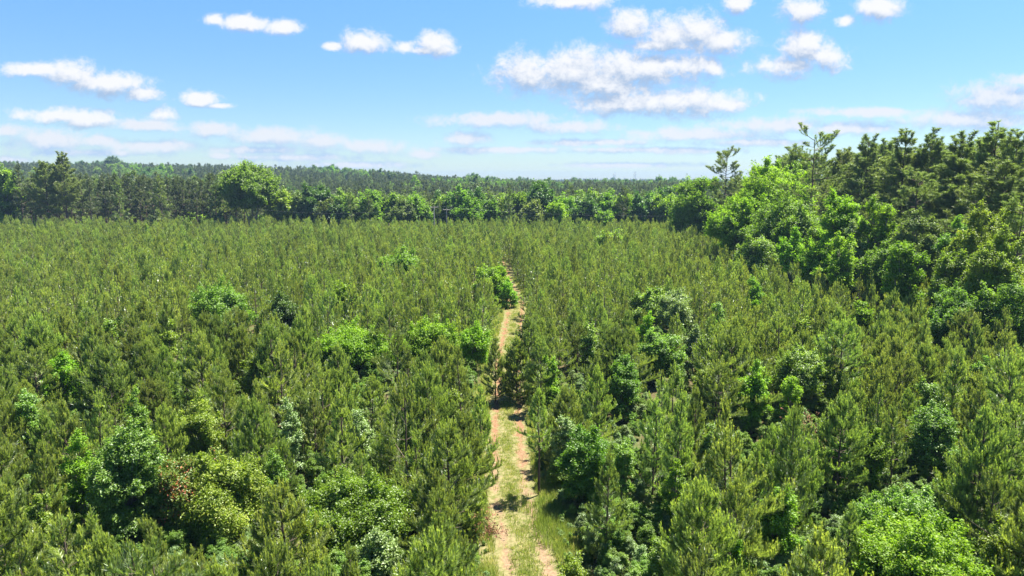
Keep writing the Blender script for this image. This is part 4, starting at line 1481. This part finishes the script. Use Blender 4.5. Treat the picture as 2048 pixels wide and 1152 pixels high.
def pylon(px, ytop, Y, label, gap):
    x, zt = at_y(px, ytop, Y)
    zg = float(terrain(x, Y))
    o = root_of('transmission_pylon', (x, Y, zg))
    h = zt - zg
    for s in (-1, 1):
        g = Geo()
        g.tubes([(s * gap, 0, 0)], [(s * gap, 0, h)], 0.65, 0.45, 0, 6)
        link('mast', g.mesh('pylon_mast', [steel]), o)
    g = Geo()
    g.tubes([(-2.0 * gap, 0.9, h * 0.88)], [(2.0 * gap, 0.9, h * 0.88)], 0.35, 0.35, 0, 4)
    link('crossarm', g.mesh('pylon_crossarm', [steel]), o)
    g = Geo()
    g.tubes([(-gap, -0.9, h * 0.62), (-gap, -0.9, h * 0.84)], [(gap, -0.9, h * 0.84), (gap, -0.9, h * 0.62)], 0.18, 0.18, 0, 4)
    link('cross_brace', g.mesh('pylon_brace', [steel]), o)
    tag(o, label, 'pylon', 'power pylons on the horizon')


pylon(1229, 345, 1850, 'faint steel two-legged pylon on the horizon, farther from the woods corner', 1.9)
pylon(1270, 343, 1800, 'faint steel two-legged pylon on the horizon, nearer the woods corner', 2.1)


# ------------------------------------------------------------------ labels of the many: told apart by the marked plants next to them
ORD = ['nearest', 'second', 'third', 'fourth', 'fifth', 'sixth', 'seventh', 'eighth', 'ninth', 'tenth', 'eleventh', 'twelfth']


def auto_labels(members, marks, noun):
    P = np.array([(o.location.x, o.location.y) for o in members])
    Q = np.array([(a, b) for _, a, b in marks])
    lab = {}
    taken = set()

    def side(dx, dy, px, py):
        # split by the line of sight at the mark
        f = np.array([px, py]) / math.hypot(px, py)
        r_ = np.array([f[1], -f[0]])
        u, v = dx * r_[0] + dy * r_[1], dx * f[0] + dy * f[1]
        if abs(u) > abs(v):
            return 'right of' if u > 0 else 'left of'
        return 'behind' if v > 0 else 'in front of'

    D = np.hypot(P[:, None, 0] - Q[None, :, 0], P[:, None, 1] - Q[None, :, 1])
    S = [[side(P[i, 0] - Q[j, 0], P[i, 1] - Q[j, 1], Q[j, 0], Q[j, 1]) for j in range(len(Q))] for i in range(len(P))]
    rank = np.zeros((len(P), len(Q)), int)
    for j in range(len(Q)):
        seen = {}
        for i in np.argsort(D[:, j]):
            s = S[i][j]
            rank[i, j] = seen.get(s, 0)
            seen[s] = rank[i, j] + 1
    for i, o in enumerate(members):
        js = np.argsort(rank[i] * 2.5 + D[i] / 4.0)
        j = int(js[0])
        k = min(int(rank[i, j]), len(ORD) - 1)
        o['label'] = f"{o['auto']}, {ORD[k]} {noun} {S[i][j]} {marks[j][0]}"
        if len(o['label'].replace('-', ' ').split()) > 15:
            o['label'] = o['label'].replace(' in the woods', '').replace(' of the far stand', '')
        if len(o['label'].replace('-', ' ').split()) > 15:
            o['label'] = o['label'].replace('hidden pine ', 'one ').replace('stand pine ', 'one ').replace('filler ', 'one ')
        del o['auto']


field_marks = LANDMARKS
allm = [o for o in COL.objects if o.type == 'EMPTY' and 'auto' in o.keys()]
auto_labels([o for o in allm if o.name.startswith('young_pine')], [m for m in field_marks if abs(m[1]) < 70 and m[2] < 75], 'one')
auto_labels([o for o in allm if o.name.startswith('broadleaf_sapling')], [m for m in field_marks if abs(m[1]) < 70 and m[2] < 100], 'sapling')
auto_labels([o for o in allm if o.get('group') == GP], [m for m in field_marks if m[1] > 35 and m[2] < 185], 'hidden pine')
auto_labels([o for o in allm if o.get('group') == GS], [m for m in field_marks if m[1] < 0 and m[2] > 185], 'stand pine')
auto_labels([o for o in allm if o.get('group') == GT], [m for m in field_marks if m[2] > 185 and m[1] > -75], 'filler')

# ------------------------------------------------------------------ haze: the summer air over field and woods
HAZE = 0.00019
m, N, out = mat('summer_haze')
pv = N.new('ShaderNodeVolumePrincipled')
pv.inputs['Color'].default_value = (0.27, 0.42, 0.66, 1)
pv.inputs['Density'].default_value = HAZE
pv.inputs['Anisotropy'].default_value = 0.1
N.l.new(pv.outputs[0], out.inputs['Volume'])
x0, x1, y0, y1, z0, z1 = -3200, 3200, -260, 3700, -14.0, 56.0
V = np.array([(x, y, z) for x in (x0, x1) for y in (y0, y1) for z in (z0, z1)], float)
T = np.array([(0, 1, 3, 2), (4, 6, 7, 5), (0, 4, 5, 1), (2, 3, 7, 6), (0, 2, 6, 4), (1, 5, 7, 3)])
hz = link('haze', mesh_of('haze', V, T, mats=[m]))
hz['kind'] = 'stuff'
